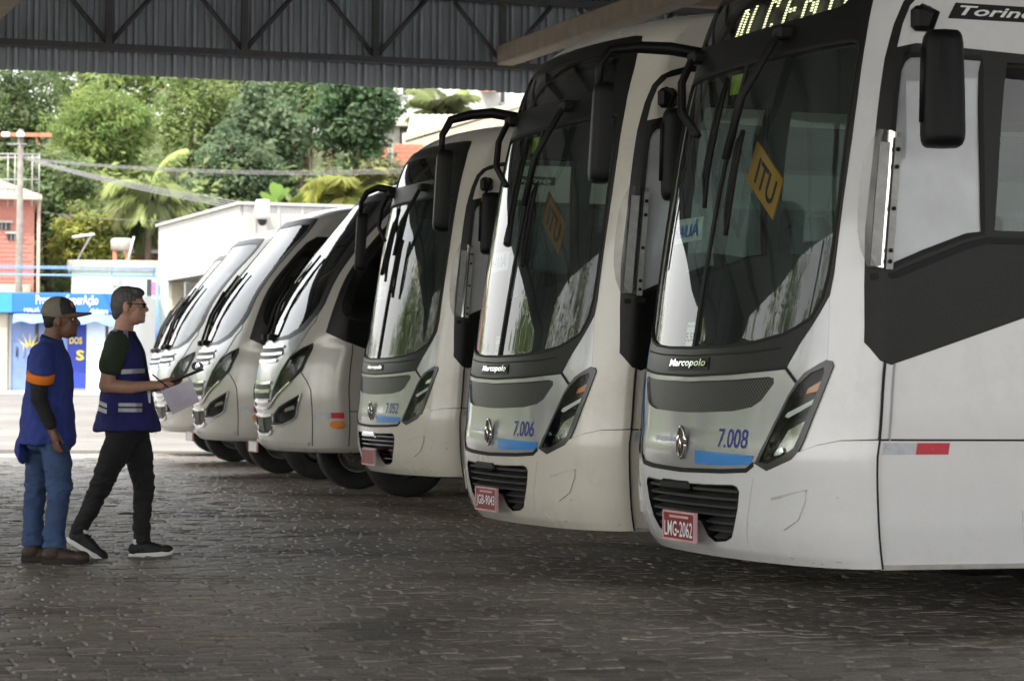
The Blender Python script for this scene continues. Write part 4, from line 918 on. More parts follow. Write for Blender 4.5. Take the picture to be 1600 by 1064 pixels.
def city_bus(org, dz, number, plate_txt, label, paint, mir=(0, 0), chrome_slats=False, dest=None, papers=True, lower=True):
    S = CITY; root = empty('city_bus', (org[0], org[1], dz), PHI); tag(root, label, 'bus', 'white city buses parked side by side'); pk = paint.name
    sideR = cmesh(('side', pk), lambda: region_mesh(S, split_q(city_reg['body'], lambda c: (np.abs(c[:, 0]) > .985)), 'body_shell', paint, 0, .05))
    part(sideR, 'body_shell', root)
    part(cmesh(('pil', pk), lambda: region_mesh(S, split_q(city_reg['body'], lambda c: (np.abs(c[:, 0]) <= .985)), 'front_shell', paint, .002, .05)), 'front_shell', root)
    part(cmesh('lin', lambda: region_mesh(S, (city_reg['body'][0], np.concatenate([city_reg[k][1] for k in ('body', 'mask', 'side_band', 'corner_panel', 'hood')])), 'interior_lining', M_trim, -.055, 0)), 'interior_lining', root)
    bp = part(cmesh(('bump', pk), lambda: region_mesh(S, city_reg['bumper'], 'bumper', paint, .012, .11)), 'bumper', root)
    hood = part(cmesh('hood', lambda: region_mesh(S, city_reg['hood'], 'hood', M_silver, .006, .05)), 'hood', root); hood['label'] = 'silver front hood panel'
    for s in (1, -1): part(cmesh(('corner', s), lambda: region_mesh(S, split_q(city_reg['corner_panel'], lambda c: c[:, 0]*s > 0), 'corner_panel', M_silver, .003, .04)), 'corner_panel', root)
    mask = part(cmesh('mask', lambda: region_mesh(S, city_reg['mask'], 'windscreen_surround', M_mask, .006, .05)), 'windscreen_surround', root)
    ws = part(cmesh('ws', lambda: region_mesh(S, city_reg['windscreen'], 'windscreen', G_ws, -.004, 0)), 'windscreen', root)
    ribbon(S, [(0, 2.715), (0, 1.306)], .032, .008).build('divider', M_rub, ws)
    sgk = 'sgd' if dest else 'sgl'
    sg = part(cmesh('sg', lambda: region_mesh(S, city_reg['sign_glass'], 'sign_glass', glassm('sign_glass', (.5, .52, .48)), -.002, 0)), 'sign_glass', root)
    part(cmesh('sgback', lambda: region_mesh(S, city_reg['sign_glass'], 'sign_board', M_dash, -.11, 0)), 'sign_board', sg)
    if dest:
        # dot matrix lettering: little lamps along the strokes
        FONT = {'D': ['110', '101', '101', '101', '101', '101', '110'], 'I': ['1', '1', '1', '1', '1', '1', '1'], 'N': ['1001', '1101', '1101', '1011', '1011', '1001', '1001'], 'C': ['111', '101', '100', '100', '100', '101', '111'], 'E': ['111', '100', '100', '111', '100', '100', '111'], 'T': ['111', '010', '010', '010', '010', '010', '010'], 'R': ['111', '101', '101', '111', '110', '101', '101'], 'O': ['111', '101', '101', '101', '101', '101', '111'], ' ': ['0']*7}
        mb = MB(); u = -.30; qs = .0225
        for ch in dest:
            rows = FONT[ch]
            for r_, row in enumerate(rows):
                for c_, b_ in enumerate(row):
                    if b_ == '1':
                        for rr in (0, .5):
                            q = u+c_*qs; v = 3.105-(r_+rr)*.0285; p = S.pt(q, v, -.09); mb.box((p[0]-.003, p[1]-.011, p[2]-.0035), (p[0]+.003, p[1]+.011, p[2]+.0035))
            u += (len(rows[0])+1.7)*qs
        mb.build('lettering', M_led, sg)
    # upper mesh grille, lower slatted grille
    part(cmesh('mesh', lambda: region_mesh(S, city_reg['mesh'], 'mesh_grille', M_mesh, -.008, .0)), 'mesh_grille', root)
    lg = part(cmesh('lg', lambda: region_mesh(S, city_reg['lower_grille'], 'lower_grille', M_blk, -.07, 0)), 'lower_grille', root)
    wall_strip(S, mirror(lgr_h), .0125, -.07).build('grille_frame', M_blk, lg)
    poly = mirror(lgr_h); sm = M_chr if chrome_slats else pm('grille_slat_grey', (.065, .066, .067), .4, .15, var=.15)
    for k in range(7):
        v = .637-.039*k; qs = np.linspace(-.3, .3, 61); ins = inpoly(np.stack([qs, np.full(61, v)], 1), poly) & inpoly(np.stack([qs, np.full(61, v-.018)], 1), poly)
        runs = []; cur = []
        for q, i_ in zip(qs, ins):
            if i_: cur.append(q)
            elif cur: runs.append(cur); cur = []
        if cur: runs.append(cur)
        for run in runs:
            if len(run) < 4: continue
            a = [S.pt(q, v, -.06) for q in run]; b_ = [S.pt(q, v-.010, -.002) for q in run]; c_ = [S.pt(q, v-.022, -.004) for q in run]; d_ = [S.pt(q, v-.020, -.06) for q in run]; n = len(run)
            mb = MB(); mb.add(a+b_+c_+d_, [[r_*n+i, r_*n+i+1, (r_+1)*n+i+1, (r_+1)*n+i] for r_ in range(3) for i in range(n-1)], 0, False); mb.build('slat', sm, lg)
    bx = S.pt(-.03, .635, .004); MB().box((bx[0]-.02, bx[1]-.17, bx[2]-.028), (bx[0]+.03, bx[1]+.2, bx[2]+.022), bev=.012).build('tow_cover', M_blk if not chrome_slats else M_chr, lg)
    # headlamps
    for s, nm in ((1, 'headlamp'), (-1, 'headlamp')):
        hl_ = part(cmesh(('hl', s), lambda: region_mesh(S, split_q(city_reg['headlamp'], lambda c: c[:, 0]*s > 0), 'headlamp', pm('lamp_bezel', (.03, .03, .031), .3, .1, var=.15, coat=.2), .012, .06)), nm, root)
        part(cmesh(('hb', s), lambda: region_mesh(S, split_q(city_reg['lens'], lambda c: c[:, 0]*s > 0), 'lamp_housing', M_lampb, -.05, 0)), 'lamp_housing', hl_)
        part(cmesh(('hn', s), lambda: region_mesh(S, split_q(city_reg['lens'], lambda c: c[:, 0]*s > 0), 'lens', G_lens, .006, 0)), 'lens', hl_)
        f = (lambda p: p) if s > 0 else flipq
        decal_poly(S, f([(.559, 1.087), (.572, 1.115), (.633, 1.15), (.638, 1.125), (.61, 1.10)]), -.02, 'turn_lamp', M_orange if number != '7.052' else M_chr, hl_)
        decal_poly(S, f([(.474, .983), (.484, 1.0), (.612, 1.068), (.611, 1.048), (.489, .976)]), -.012, 'light_guide', M_drl, hl_)
        decal_poly(S, f([(.432, .80), (.442, .84), (.483, .922), (.573, .973), (.562, .926), (.537, .839), (.461, .804)]), -.03, 'reflector', pm('lamp_reflector', (.42, .40, .37), .18, .9, var=.25, scale=14), hl_)
        decal_poly(S, f([(.437, .803), (.447, .83), (.47, .845), (.48, .82), (.463, .806)]), -.018, 'reflector', M_chr, hl_)
    # seams, creases and small fittings on the skin
    g_ = MB()
    for pts in ([(.985, 1.24), (.985, .30)], [(.569, .818), (.651, .851), (.762, .875), (.985, .883), (11, .883)], [(1.04, .88), (1.04, 1.23)]):
        for f in ((lambda p: p), flipq): ribbon(S, f(pts), .009 if pts[0][0] < 1.03 else .004, .0145 if pts[-1][0] < 2 else .004).build('panel_gap', M_rub if pts[0][0] < 1.03 else pm('seam_grey', (.5, .5, .5), .5), root)
    for f in ((lambda p: p), flipq):
        ribbon(S, f([(.364, .69), (.335, .55), (.285, .345)]), .004, .0135).build('panel_gap', pm('seam_grey', (.5, .5, .5), .5), bp)
        decal_poly(S, f([(.50, .612), (.56, .632), (.608, .646), (.604, .60), (.565, .512), (.49, .462), (.478, .52)]), .020, 'fog_lamp_blank', paint, bp, .02)
        ribbon(S, f([(.445, .602), (.53, .626), (.612, .648)]), .012, .0165).build('crease', pm('crease_grey', (.45, .44, .42), .5), bp)
    ribbon(S, [(-.476, 1.205), (-.227, 1.179), (0, 1.168), (.227, 1.179), (.476, 1.205), (.53, 1.14)], .012, .011).build('panel_gap', M_rub, root)
    ribbon(S, [(-.435, 1.298), (-.2, 1.275), (0, 1.266), (.29, 1.279), (.435, 1.298)], .008, .009).build('panel_gap', M_rub, mask)
    ribbon(S, [(-.36, .755), (-.332, .727), (-.213, .716), (0, .708), (.213, .716), (.332, .727), (.366, .757)], .022, .0135).build('panel_gap', M_rub, root)
    for f in ((lambda p: p), flipq):
        pr = [(q, v) for q, v in glass_h[3:]][::1]; ribbon(S, f(pr), .014, .0085).build('glass_seal', M_rub, ws)
    ribbon(S, [(-.57, 2.724), (0, 2.718), (.57, 2.724)], .02, .009).build('glass_seal', M_rub, ws)
    # emblem, lettering and number
    em = MB(); c = S.pt(.005, .84, .02); ring = [(c[0]-.004, c[1]-.047*math.cos(a), c[2]+.076*math.sin(a)) for a in np.linspace(0, 2*math.pi, 29)]; em.tube(ring, .0085, 8); eo = em.build('emblem', M_chr, root)
    mb = MB(); vs_ = [(c[0]-.012, c[1], c[2])]+[(c[0]+.006, c[1]-.042*math.cos(a), c[2]+.07*math.sin(a)) for a in np.linspace(0, 2*math.pi, 24, endpoint=False)]; mb.add(vs_, [[0, 1+(i+1) % 24, 1+i] for i in range(24)], 0, True); mb.build('emblem_field', pm('emblem_orange_reflection', (.25, .14, .08), .2, .9, var=.3, scale=30), eo)  # emblem face, with an orange reflection painted into its colour
    for sgn in (-1, 1): MB().tube([(c[0]-.012, c[1]+sgn*.003, c[2]+.068), (c[0]-.02, c[1]+sgn*.02, c[2]+.005), (c[0]-.014, c[1]+sgn*.028, c[2]-.05)], .006, 6).build('emblem_bar', M_chr, eo)
    decal_poly(S, [(-.135, 1.195), (-.125, 1.255), (.095, 1.258), (.10, 1.198)], .0095, 'badge', M_blk, mask)
    decal_text(S, 'Marcopolo', -.12, .088, 1.205, 1.25, .016, M_chr, mask, shear=.18, bold=.018, thick=.006)
    decal_text(S, number, .18, .325, .826, .918, .0085, M_blutx, hood, bold=.006)
    decal_poly(S, [(.065, .807), (.2, .803), (.362, .795), (.345, .752), (.2, .744), (.067, .742)], .0085, 'blue_stripe', M_blustr, hood, .002)
    decal_poly(S, [(-.2, .868), (-.035, .864), (-.037, .842), (-.2, .846)], .008, 'faded_print', pm('faded_blue_print', (.27, .29, .38), .4, .3, var=.5, scale=45), hood, .002)
    ribbon(S, [(-.52, 1.17), (-.46, 1.0), (-.40, .85)], .05, .0085).build('blue_stripe', M_blustr, hood)
    ribbon(S, [(-.56, 1.33), (-.49, 1.2)], .03, .0075).build('blue_stripe', M_blustr, mask)
    yq = 1.19; plate(root, plate_txt, -.02, yq, .435)
    # side: badge, reflective tape, hatch
    decal_poly(S, [(1.19, 2.894), (1.66, 2.892), (1.66, 2.818), (1.166, 2.818)], .004, 'badge', M_blk, root)
    decal_text(S, 'Torino', 1.215, 1.62, 2.835, 2.882, .006, M_wtx, root, shear=.25, bold=.02, side=True)
    for k in range(4):
        a = 1.018+k*2.4
        decal_poly(S, [(a, .870), (a+.165, .870), (a+.165, .817), (a, .817)], .003, 'reflective_tape', M_refw, root, .002); decal_poly(S, [(a+.166, .870), (a+.33, .870), (a+.33, .817), (a+.166, .817)], .0032, 'reflective_tape', M_refr, root, .002)
    decal_poly(S, [(1.725, .56), (2.35, .56), (2.35, .36), (1.725, .36)], .008, 'service_hatch', paint, root, .01)
    ribbon(S, [(.975, .306), (11, .306)], .02, .014).build('sill_strip', pm('dull_aluminium', (.5, .49, .46), .5, .4, var=.2, dirt=.3), root)
    # side band and glazing
    part(cmesh('band', lambda: region_mesh(S, city_reg['side_band'], 'side_band', M_mask, .004, .04)), 'side_band', root)
    sgl = []
    for s in (1, -1):
        for k, (a, b_) in enumerate([(0.9, 1.47)]+sw):
            part(cmesh(('sw', s, k), lambda: region_mesh(S, split_q(city_reg['side_window'], lambda c: (c[:, 0]*s > a-.01) & (c[:, 0]*s < b_+.01)), 'side_window', G_film if (k == 0 and s == 1) else G_sd, -.002, 0)), 'side_window', root)
    for s in (1, -1):
        f = (lambda p: p) if s > 0 else flipq; ribbon(S, f(win1_p+[win1_p[0]]), .022, .010).build('window_frame', M_rub, root)
        ribbon(S, f([(.855, 1.62), (1.02, 1.632), (1.374, 1.772), (1.484, 1.80), (2.4, 1.80)]), .03, .012).build('window_frame', M_blk, root)
    # acrylic wind deflector with its metal strip beside the driver's window
    dfl = MB(); vs_ = []
    for i in range(9):
        v = 1.66+.62*i/8; e0 = .03*(abs(i-4)/4)**3
        for q, o in ((.985, .022), (.93, .024), (.915, .06), (.84+e0, .085), (.79+e0*2, .10)): vs_.append(S.pt(q, v, o))
    dfl.add(vs_, [[i*5+j, i*5+j+1, (i+1)*5+j+1, (i+1)*5+j] for i in range(8) for j in range(4)], 0, True)
    do = dfl.build('wind_deflector', G_acr, root)
    st = MB(); vs_ = []
    for i in range(9):
        v = 1.655+.60*i/8
        for q in (.99, .945): vs_.append(S.pt(q, v, .027))
    for i in range(9):
        v = 1.665+.56*i/8
        for q, o in ((.912, .066), (.862, .083)): vs_.append(S.pt(q, v, o))
    st.add(vs_, [[i*2, i*2+1, i*2+3, i*2+2] for i in range(8)]+[[18+i*2, 18+i*2+1, 18+i*2+3, 18+i*2+2] for i in range(8)]); st.build('metal_strip', pm('scratched_aluminium', (.40, .40, .39), .6, .2, var=.2, scale=20), do)
    for v in (1.69, 1.74, 1.93, 2.12, 2.2): p = S.pt(.965, v, .03); MB().lathe([(.010, 0), (.010, .008), (0, .01)], 8, Matrix.Translation(p) @ Matrix.Rotation(R(90), 4, 'X')).build('screw', M_rub, do)
    rs = random.Random(number)
    for k in range(5):      # scuffs on the bumper corner
        q = rs.uniform(.45, .96); v = rs.choice([rs.uniform(.315, .35), rs.uniform(.33, .62)]); ln = rs.uniform(.01, .05)
        ribbon(S, [(q, v), (min(.98, q+ln*.6), v+rs.uniform(-.004, .006))], rs.uniform(.003, .007), .0145).build('scuff', pm('scuff_grey', (.36, .35, .32), .8, var=.4, scale=30), bp)
    # mirrors
    base = S.pt(1.03, 2.81, .0); MB().box((base[0]-.055, base[1]-.05, base[2]-.06), (base[0]+.055, base[1]+.02, base[2]+.055), bev=.02).build('mirror_bracket', M_blk, root)
    arm_mirror(root, [(base[0]-.02, base[1]-.05, base[2]+.05), (base[0]-.025, base[1]-.20, base[2]+.0), (.535, -.26, 2.62), (.525, -.27, 2.3)], .014, (.625, -.28, 2.455), (.13, .19, .53), R(72))
    rp = S.pt(-.63, 2.88, -.02); arm_mirror(root, [(rp[0]+.06, rp[1]-.05, rp[2]), (rp[0]-.16, rp[1]+.09, rp[2]+.05), (.22+mir[0]*.6, 2.42, 2.93+mir[1]*.3), (.06+mir[0], 2.45, 2.91+mir[1]*.6), (.0+mir[0], 2.44, 2.83+mir[1]), (-.01+mir[0], 2.43, 2.68+mir[1])], [.042, .044, .040, .035, .028, .022], (-.01+mir[0], 2.40, 2.46+mir[1]), (.10, .21, .54), R(-14))
    # wipers, hung from above the screen
    wiper(S, root, [(.193, 2.82, .05), (.12, 2.5, .10), (.062, 2.22, .06)], [(.09, 2.36), (.086, 2.28), (.092, 2.1), (.098, 1.95), (.102, 1.845)])
    wiper(S, root, [(-.467, 2.84, .05), (-.40, 2.68, .09), (-.27, 2.5, .10), (-.144, 2.371, .06)], [(-.071, 2.655), (-.069, 2.5), (-.067, 2.3), (-.06, 2.15), (-.04, 2.0)])
    # things behind the glass
    if papers:
        pl = MB(); cpt = S.pt(.13, 2.14, -.10); M = Matrix.Translation(cpt) @ Matrix.Rotation(R(34), 4, 'X')
        pl.box((-.004, -.19, -.11), (.004, .19, .11), M=M); po_ = pl.build('route_board', M_ylw if dest else pm('sign_ochre', (.30, .12, .02), .6, var=.1), root); V_, F_ = text_mesh('ITU', 1, 0, .02); V_ = fit(V_, .25, .14)
        MB().add([M @ Vector((-.0065, -v[0]-.02, v[1])) for v in V_], F_).build('lettering', M_blk, po_)
        ps = decal_poly(S, [(-.40, 1.982), (-.1, 1.973), (-.085, 1.855), (-.36, 1.85)], -.02, 'paper_sign', M_paper, root, .002); decal_text(S, 'MAUÁ', -.37, -.11, 1.875, 1.962, -.014, pm('marker_blue', (.04, .16, .55), .6), ps, bold=.01)
        pr = decal_poly(S, [(-.08, 1.438), (-.012, 1.438), (-.006, 1.316), (-.07, 1.316)], -.015, 'price_sticker', M_paper, root, .002); decal_text(S, '5,55', -.07, -.016, 1.335, 1.385, -.010, M_blk, pr, bold=.01); decal_text(S, 'PREÇO ÚNICO', -.072, -.014, 1.41, 1.425, -.010, M_blk, pr)
        decal_poly(S, [(-.099, 2.684), (-.03, 2.682), (-.024, 2.578), (-.085, 2.582)], -.012, 'sticker', pm('sticker_lime', (.42, .5, .05), .5, var=.3, scale=20), root, .002)
    # interior
    MB().box((.62, .1, .93), (10.3, 2.4, 1.0)).build('floor_panel', M_trim, root)
    ds = MB(); ds.box((.34, .30, 1.0), (.95, 2.2, 1.30), bev=.06); ds.box((.62, .32, 1.25), (1.02, 1.15, 1.46), bev=.07); ds.build('dashboard', M_dash, root)
    wh = MB(); M = Matrix.Translation((1.12, .68, 1.58)) @ Matrix.Rotation(R(-40), 4, 'Y'); wh.tube([M @ Vector((.23*math.cos(a), .23*math.sin(a), 0)) for a in np.linspace(0, 2*math.pi, 25)], .018, 6)
    for a in (0, 2.1, 4.2): wh.tube([M @ Vector((0, 0, -.03)), M @ Vector((.22*math.cos(a), .22*math.sin(a), 0))], .014, 5)
    wh.build('steering_wheel', M_rub, root)
    seat_obj(root, 1.45, .68, 1.02, 'driver_seat', .5)
    pn = MB(); pn.box((2.08, .12, 1.0), (2.12, 1.2, 1.95)); pn.build('partition', M_trim, root)
    for k in range(8):
        for y in (.42, .9, 1.75, 2.1): 
            if k < 6 and (k+int(y*10)) % 1 == 0 and y in (.42, 2.1): seat_obj(root, 3.0+k*.95, y, 1.0, 'passenger_seat')
    for y in (.75, 1.75): MB().tube([(1.9, y, 2.85), (10, y, 2.85)], .018, 6).build('handrail', M_ylw, root)
    for x in (2.2, 4.2, 6.2): MB().tube([(x, .78, 1.0), (x, .78, 2.9)], .018, 6).build('stanchion', M_ylw, root)
    # rear wall, chassis, wheels
    rr = MB(); prof = [(float(S(11, v)[1]), float(S(11, v)[2])) for v in np.linspace(.30, 3.82, 40)]; prof2 = prof+[(2.5-y, z) for y, z in reversed(prof)]; rr.add([(10.5, y, z) for y, z in prof2], [list(range(len(prof2)))]); rr.build('rear_wall', paint, root)
    MB().box((.75, .14, .34), (10.3, 2.36, .92)).build('chassis_block', M_under, root)  # solid dark underbody block, added so light does not pass through
    MB().box((.42, .55, .27), (1.1, 1.9, .36), bev=.03).build('skid_plate', M_under, root)
    for x in (2.75, 8.5):
        wheel(root, x, .22, .5, .28, dz, 1); wheel(root, x, 2.28, .5, .28, dz, -1)
    return root
def seam_origin(px, d, xs): return (px-800)/F_PX*d-xs*AX[0], d-xs*AX[1]
city_bus(seam_origin(1372, 12.17, .45), .02, '7.008', 'LMG-2062', 'nearest white city bus, numbered 7.008, cropped by the right edge', M_pw, dest='DI CENTRO')
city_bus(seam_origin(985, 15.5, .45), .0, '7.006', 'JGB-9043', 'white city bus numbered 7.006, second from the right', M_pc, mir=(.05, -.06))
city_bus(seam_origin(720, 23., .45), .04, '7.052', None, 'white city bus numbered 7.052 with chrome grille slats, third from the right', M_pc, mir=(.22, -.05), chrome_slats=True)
# ================================================================== minibuses
mg_h = [(0, 2.98), (.3, 2.985), (.55, 2.97), (.575, 2.93), (.56, 2.80), (.50, 2.62), (.478, 2.40), (.47, 2.2), (.478, 2.05), (.478, 1.93), (.431, 1.81), (.321, 1.677), (.18, 1.60), (0, 1.575)]
mk_h = [(0, 3.055), (.35, 3.06), (.60, 3.045), (.64, 2.99), (.635, 2.83), (.57, 2.62), (.555, 2.417), (.545, 2.2), (.55, 2.07), (.552, 1.91), (.503, 1.79), (.406, 1.642), (.248, 1.555), (0, 1.535)]
mside = [(.692, 1.623), (.700, 1.94), (.687, 2.19), (.69, 2.31), (.725, 2.46), (.75, 2.634), (.80, 2.75), (.95, 2.82), (7.5, 2.82), (7.5, 1.65), (2.2, 1.62), (1.9, 1.5), (1.55, 1.36), (1.19, 1.451)]
msg = [(.81, 1.90), (.80, 2.2), (.83, 2.5), (.90, 2.65), (1.35, 2.68), (1.42, 1.78), (1.18, 1.727), (.923, 1.773), (.85, 1.82)]
ml1 = [(.571, 1.518), (.580, 1.46), (.524, 1.246), (.414, 1.131), (.263, 1.0), (.162, .897), (.197, 1.057), (.266, 1.231), (.349, 1.39), (.473, 1.475)]
ml1i = [(.545, 1.49), (.545, 1.44), (.50, 1.26), (.40, 1.15), (.27, 1.03), (.225, 1.06), (.285, 1.235), (.365, 1.375), (.47, 1.455)]
ml2 = [(.548, 1.018), (.478, .789), (.442, .76), (.314, .706), (.169, .695), (.195, .811), (.277, .885), (.444, .967)]
ml2i = [(.515, .985), (.455, .805), (.42, .785), (.31, .735), (.21, .725), (.225, .80), (.295, .868), (.44, .94)]
mlow = [(0, .77), (.15, .785), (.158, .68), (.13, .62), (0, .60)]
msil = [(0, 1.535), (.248, 1.555), (.406, 1.642), (.503, 1.79), (.52, 1.74), (.46, 1.66), (.435, 1.56), (.41, 1.47), (.349, 1.39), (.266, 1.231), (.197, 1.057), (.162, .897), (.13, .87), (0, .865)]
micro_polys = [('nose', mirror(msil)), ('mask', mirror(mk_h)), ('windscreen', mirror(mg_h)), ('low', mirror(mlow))]
for nm, p in (('lamp', ml1), ('lampi', ml1i), ('fog', ml2), ('fogi', ml2i), ('side', mside), ('win', msg)): micro_polys += both(nm, p)
msw = [(1.55+k*1.45, 1.55+k*1.45+1.36) for k in range(4)]
for a, b in msw: micro_polys += both('win', [(a, 2.66), (b, 2.66), (b, 1.80), (a, 1.80)])
sq = [1.1, 1.3, 1.6, 2, 2.6, 3.4, 4.4, 5.4, 6.5, 7.5]
Qm = np.concatenate([[-q for q in reversed(sq)], np.linspace(-1, 1, 49), sq]); Vm = np.concatenate([[.44, .46, .5, .56, .65, .75], np.arange(.85, 2.95, .1), [2.97, 3.04, 3.08, 3.13, 3.17, 3.22, 3.27, 3.32, 3.39, 3.47]])
micro_reg = regions(MICRO, micro_polys, Qm, Vm)
def mini_bus(org, label, mirror_arm=True, plate_txt=None):
    S = MICRO; root = empty('mini_bus', (org[0], org[1], 0), PHI); tag(root, label, 'minibus', 'pearl grey minibuses parked behind the city buses'); rg = micro_reg
    part(cmesh('m_body', lambda: region_mesh(S, rg['body'], 'body_shell', M_pp, 0, .05)), 'body_shell', root)
    part(cmesh('m_lin', lambda: region_mesh(S, (rg['body'][0], np.concatenate([rg[k][1] for k in ('body', 'mask', 'side', 'nose')])), 'interior_lining', M_trim, -.055, 0)), 'interior_lining', root)
    nose = part(cmesh('m_nose', lambda: region_mesh(S, rg['nose'], 'nose_panel', M_silver, .008, .04)), 'nose_panel', root)
    part(cmesh('m_mask', lambda: region_mesh(S, rg['mask'], 'windscreen_surround', M_mask, .006, .04)), 'windscreen_surround', root)
    ws = part(cmesh('m_ws', lambda: region_mesh(S, rg['windscreen'], 'windscreen', G_wm, 0, 0)), 'windscreen', root)
    part(cmesh('m_low', lambda: region_mesh(S, rg['low'], 'lower_grille', M_blk, -.05, 0)), 'lower_grille', root)
    for s in (1, -1):
        f = (lambda p: p) if s > 0 else flipq; h = lambda k, nm, mt, o, sk: part(cmesh(('m', k, s), lambda: region_mesh(S, split_q(rg[k], lambda c: c[:, 0]*s > 0), nm, mt, o, sk)), nm, None)
        a = h('lamp', 'headlamp', M_blk, .010, .05); a.parent = root
        for q in (h('lampi', 'lens', G_lens, .004, 0),): q.parent = a
        part(cmesh(('m_lb', s), lambda: region_mesh(S, split_q(rg['lampi'], lambda c: c[:, 0]*s > 0), 'lamp_housing', M_lampb, -.04, 0)), 'lamp_housing', a)
        decal_poly(S, f([(.40, 1.29), (.42, 1.38), (.50, 1.40), (.49, 1.30), (.45, 1.25)]), -.015, 'reflector', pm('lamp_reflector_bright', (.6, .6, .58), .2, .8, var=.2, scale=12), a)
        decal_poly(S, f([(.285, 1.06), (.33, 1.13), (.40, 1.17), (.36, 1.11)]), -.012, 'tail_strip', pm('red_lens', (.45, .03, .03), .25), a)
        b_ = h('fog', 'fog_lamp', M_blk, .010, .05); b_.parent = root
        q = h('fogi', 'lens', G_lens, .002, 0); q.parent = b_
        part(cmesh(('m_fb', s), lambda: region_mesh(S, split_q(rg['fogi'], lambda c: c[:, 0]*s > 0), 'lamp_housing', M_lampb, -.04, 0)), 'lamp_housing', b_)
        decal_poly(S, f([(.32, .83), (.33, .865), (.44, .90), (.45, .865)]), -.015, 'light_guide', M_cream, b_)
        ribbon(S, f([(.548, 1.018), (.478, .789), (.442, .76), (.314, .706), (.169, .695)]), .014, .018).build('chrome_edge', M_chr, b_)
        ribbon(S, f([(.414, 1.131), (.263, 1.0), (.162, .897), (.13, .875)]), .016, .02).build('chrome_edge', M_chr, a)
        part(cmesh(('m_side', s), lambda: region_mesh(S, split_q(rg['side'], lambda c: c[:, 0]*s > 0), 'side_band', M_mask, .004, .04)), 'side_band', root)
        for k, (qa, qb) in enumerate([(.78, 1.45)]+msw):
            part(cmesh(('m_w', s, k), lambda: region_mesh(S, split_q(rg['win'], lambda c: (c[:, 0]*s > qa-.01) & (c[:, 0]*s < qb+.01)), 'side_window', G_dk, -.002, 0)), 'side_window', root)
        for pts in ([(.511, 1.232), (.60, 1.13), (.645, 1.05), (.655, .90), (.63, .44)], [(1.02, 1.5), (1.06, .95), (1.03, .44)], [(1.05, .849), (7.5, .849)]):
            ribbon(S, f(pts), .009, .003).build('panel_gap', M_rub, root)
        decal_poly(S, f([(.673, .835), (.845, .835), (.845, .779), (.670, .779)]), .004, 'reflective_tape', M_refw, root, .003); decal_poly(S, f([(.847, .835), (.995, .836), (.993, .779), (.847, .779)]), .004, 'reflective_tape', M_refr, root, .003)
        el = [(.91+.08*math.cos(t), .718+.042*math.sin(t)) for t in np.linspace(0, 2*math.pi, 18, endpoint=False)]; decal_poly(S, f(el), .022, 'side_marker', M_orange, root, .022)
    # nose: chrome bars with dark slots
    for (va, vb, qa, qb) in ((1.468, 1.43, .22, .25), (1.40, 1.362, .22, .17), (1.105, 1.06, .15, .155), (1.02, .965, .15, .14)):
        decal_poly(S, [(-qa, va), (0, va-.004), (qa, va), (qb, vb), (0, vb-.006), (-qb, vb)], .012, 'slot', M_blk, nose, .004)
    for (v, q) in ((1.487, .23), (1.415, .24), (1.345, .19), (1.125, .165), (1.04, .16), (.94, .145), (.875, .13)):
        ribbon(S, [(-q, v), (-q*.5, v-.008), (0, v-.01), (q*.5, v-.008), (q, v)], .026, .022).build('chrome_bar', M_chr, nose)
    ribbon(S, [(-.15, .64), (-.1, .605), (0, .595), (.1, .605), (.15, .64)], .03, .016).build('chrome_edge', M_chr, root); ribbon(S, [(-.165, .80), (0, .785), (.165, .80)], .025, .014).build('chrome_edge', M_chr, root)
    # bumper lip
    ribbon(S, [(-.6, .53), (-.3, .53), (0, .53), (.3, .53), (.6, .53)], .03, .02).build('bumper_lip', M_pp, root)
    plate(root, None, -.02, 1.4, .47, .36, .1, M_paper)
    wiper(S, root, [(-.04, 1.575, .03), (-.12, 1.9, .06), (-.06, 2.11, .05)], [(-.083, 1.776), (-.04, 2.0), (-.015, 2.15), (.018, 2.41)])
    wiper(S, root, [(-.34, 1.575, .03), (-.36, 1.9, .06), (-.34, 2.19, .05)], [(-.38, 1.8), (-.35, 2.1), (-.32, 2.4)])
    if mirror_arm:
        rp = S.pt(-.62, 2.93, -.02); arm_mirror(root, [(rp[0]+.05, rp[1]-.05, rp[2]), (rp[0]-.2, rp[1]+.12, rp[2]+.06), (.75, 2.40, 3.02), (.62, 2.42, 2.98), (.57, 2.42, 2.86), (.57, 2.42, 2.78)], [.04, .045, .042, .036, .03, .02], (.57, 2.40, 2.50), (.12, .20, .56), R(-14))
    # interior, rear, chassis, wheels
    MB().box((.9, .12, .98), (7.0, 2.18, 1.04)).build('floor_panel', M_trim, root)
    ds = MB(); ds.box((.42, .3, 1.04), (1.2, 2.0, 1.52), bev=.07); ds.build('dashboard', M_dash, root)
    wh = MB(); M = Matrix.Translation((1.35, .62, 1.72)) @ Matrix.Rotation(R(-40), 4, 'Y'); wh.tube([M @ Vector((.22*math.cos(a), .22*math.sin(a), 0)) for a in np.linspace(0, 2*math.pi, 21)], .018, 6); wh.build('steering_wheel', M_rub, root)
    seat_obj(root, 1.7, .62, 1.04, 'driver_seat')
    for k in range(4):
        for y in (.45, 1.85): seat_obj(root, 2.7+k*.95, y, 1.04, 'passenger_seat')
    prof = [(float(S(7.5, v)[1]), float(S(7.5, v)[2])) for v in np.linspace(.44, 3.46, 36)]; p2 = prof+[(2.3-y, z) for y, z in reversed(prof)]; MB().add([(7.0, y, z) for y, z in p2], [list(range(len(p2)))]).build('rear_wall', M_pp, root)
    MB().box((.75, .35, .42), (6.9, 1.95, .97)).build('chassis_block', M_under, root)
    MB().tube([(.6, .5, .46), (.6, 1.8, .46)], .05, 8).build('front_crossmember', M_under, root)
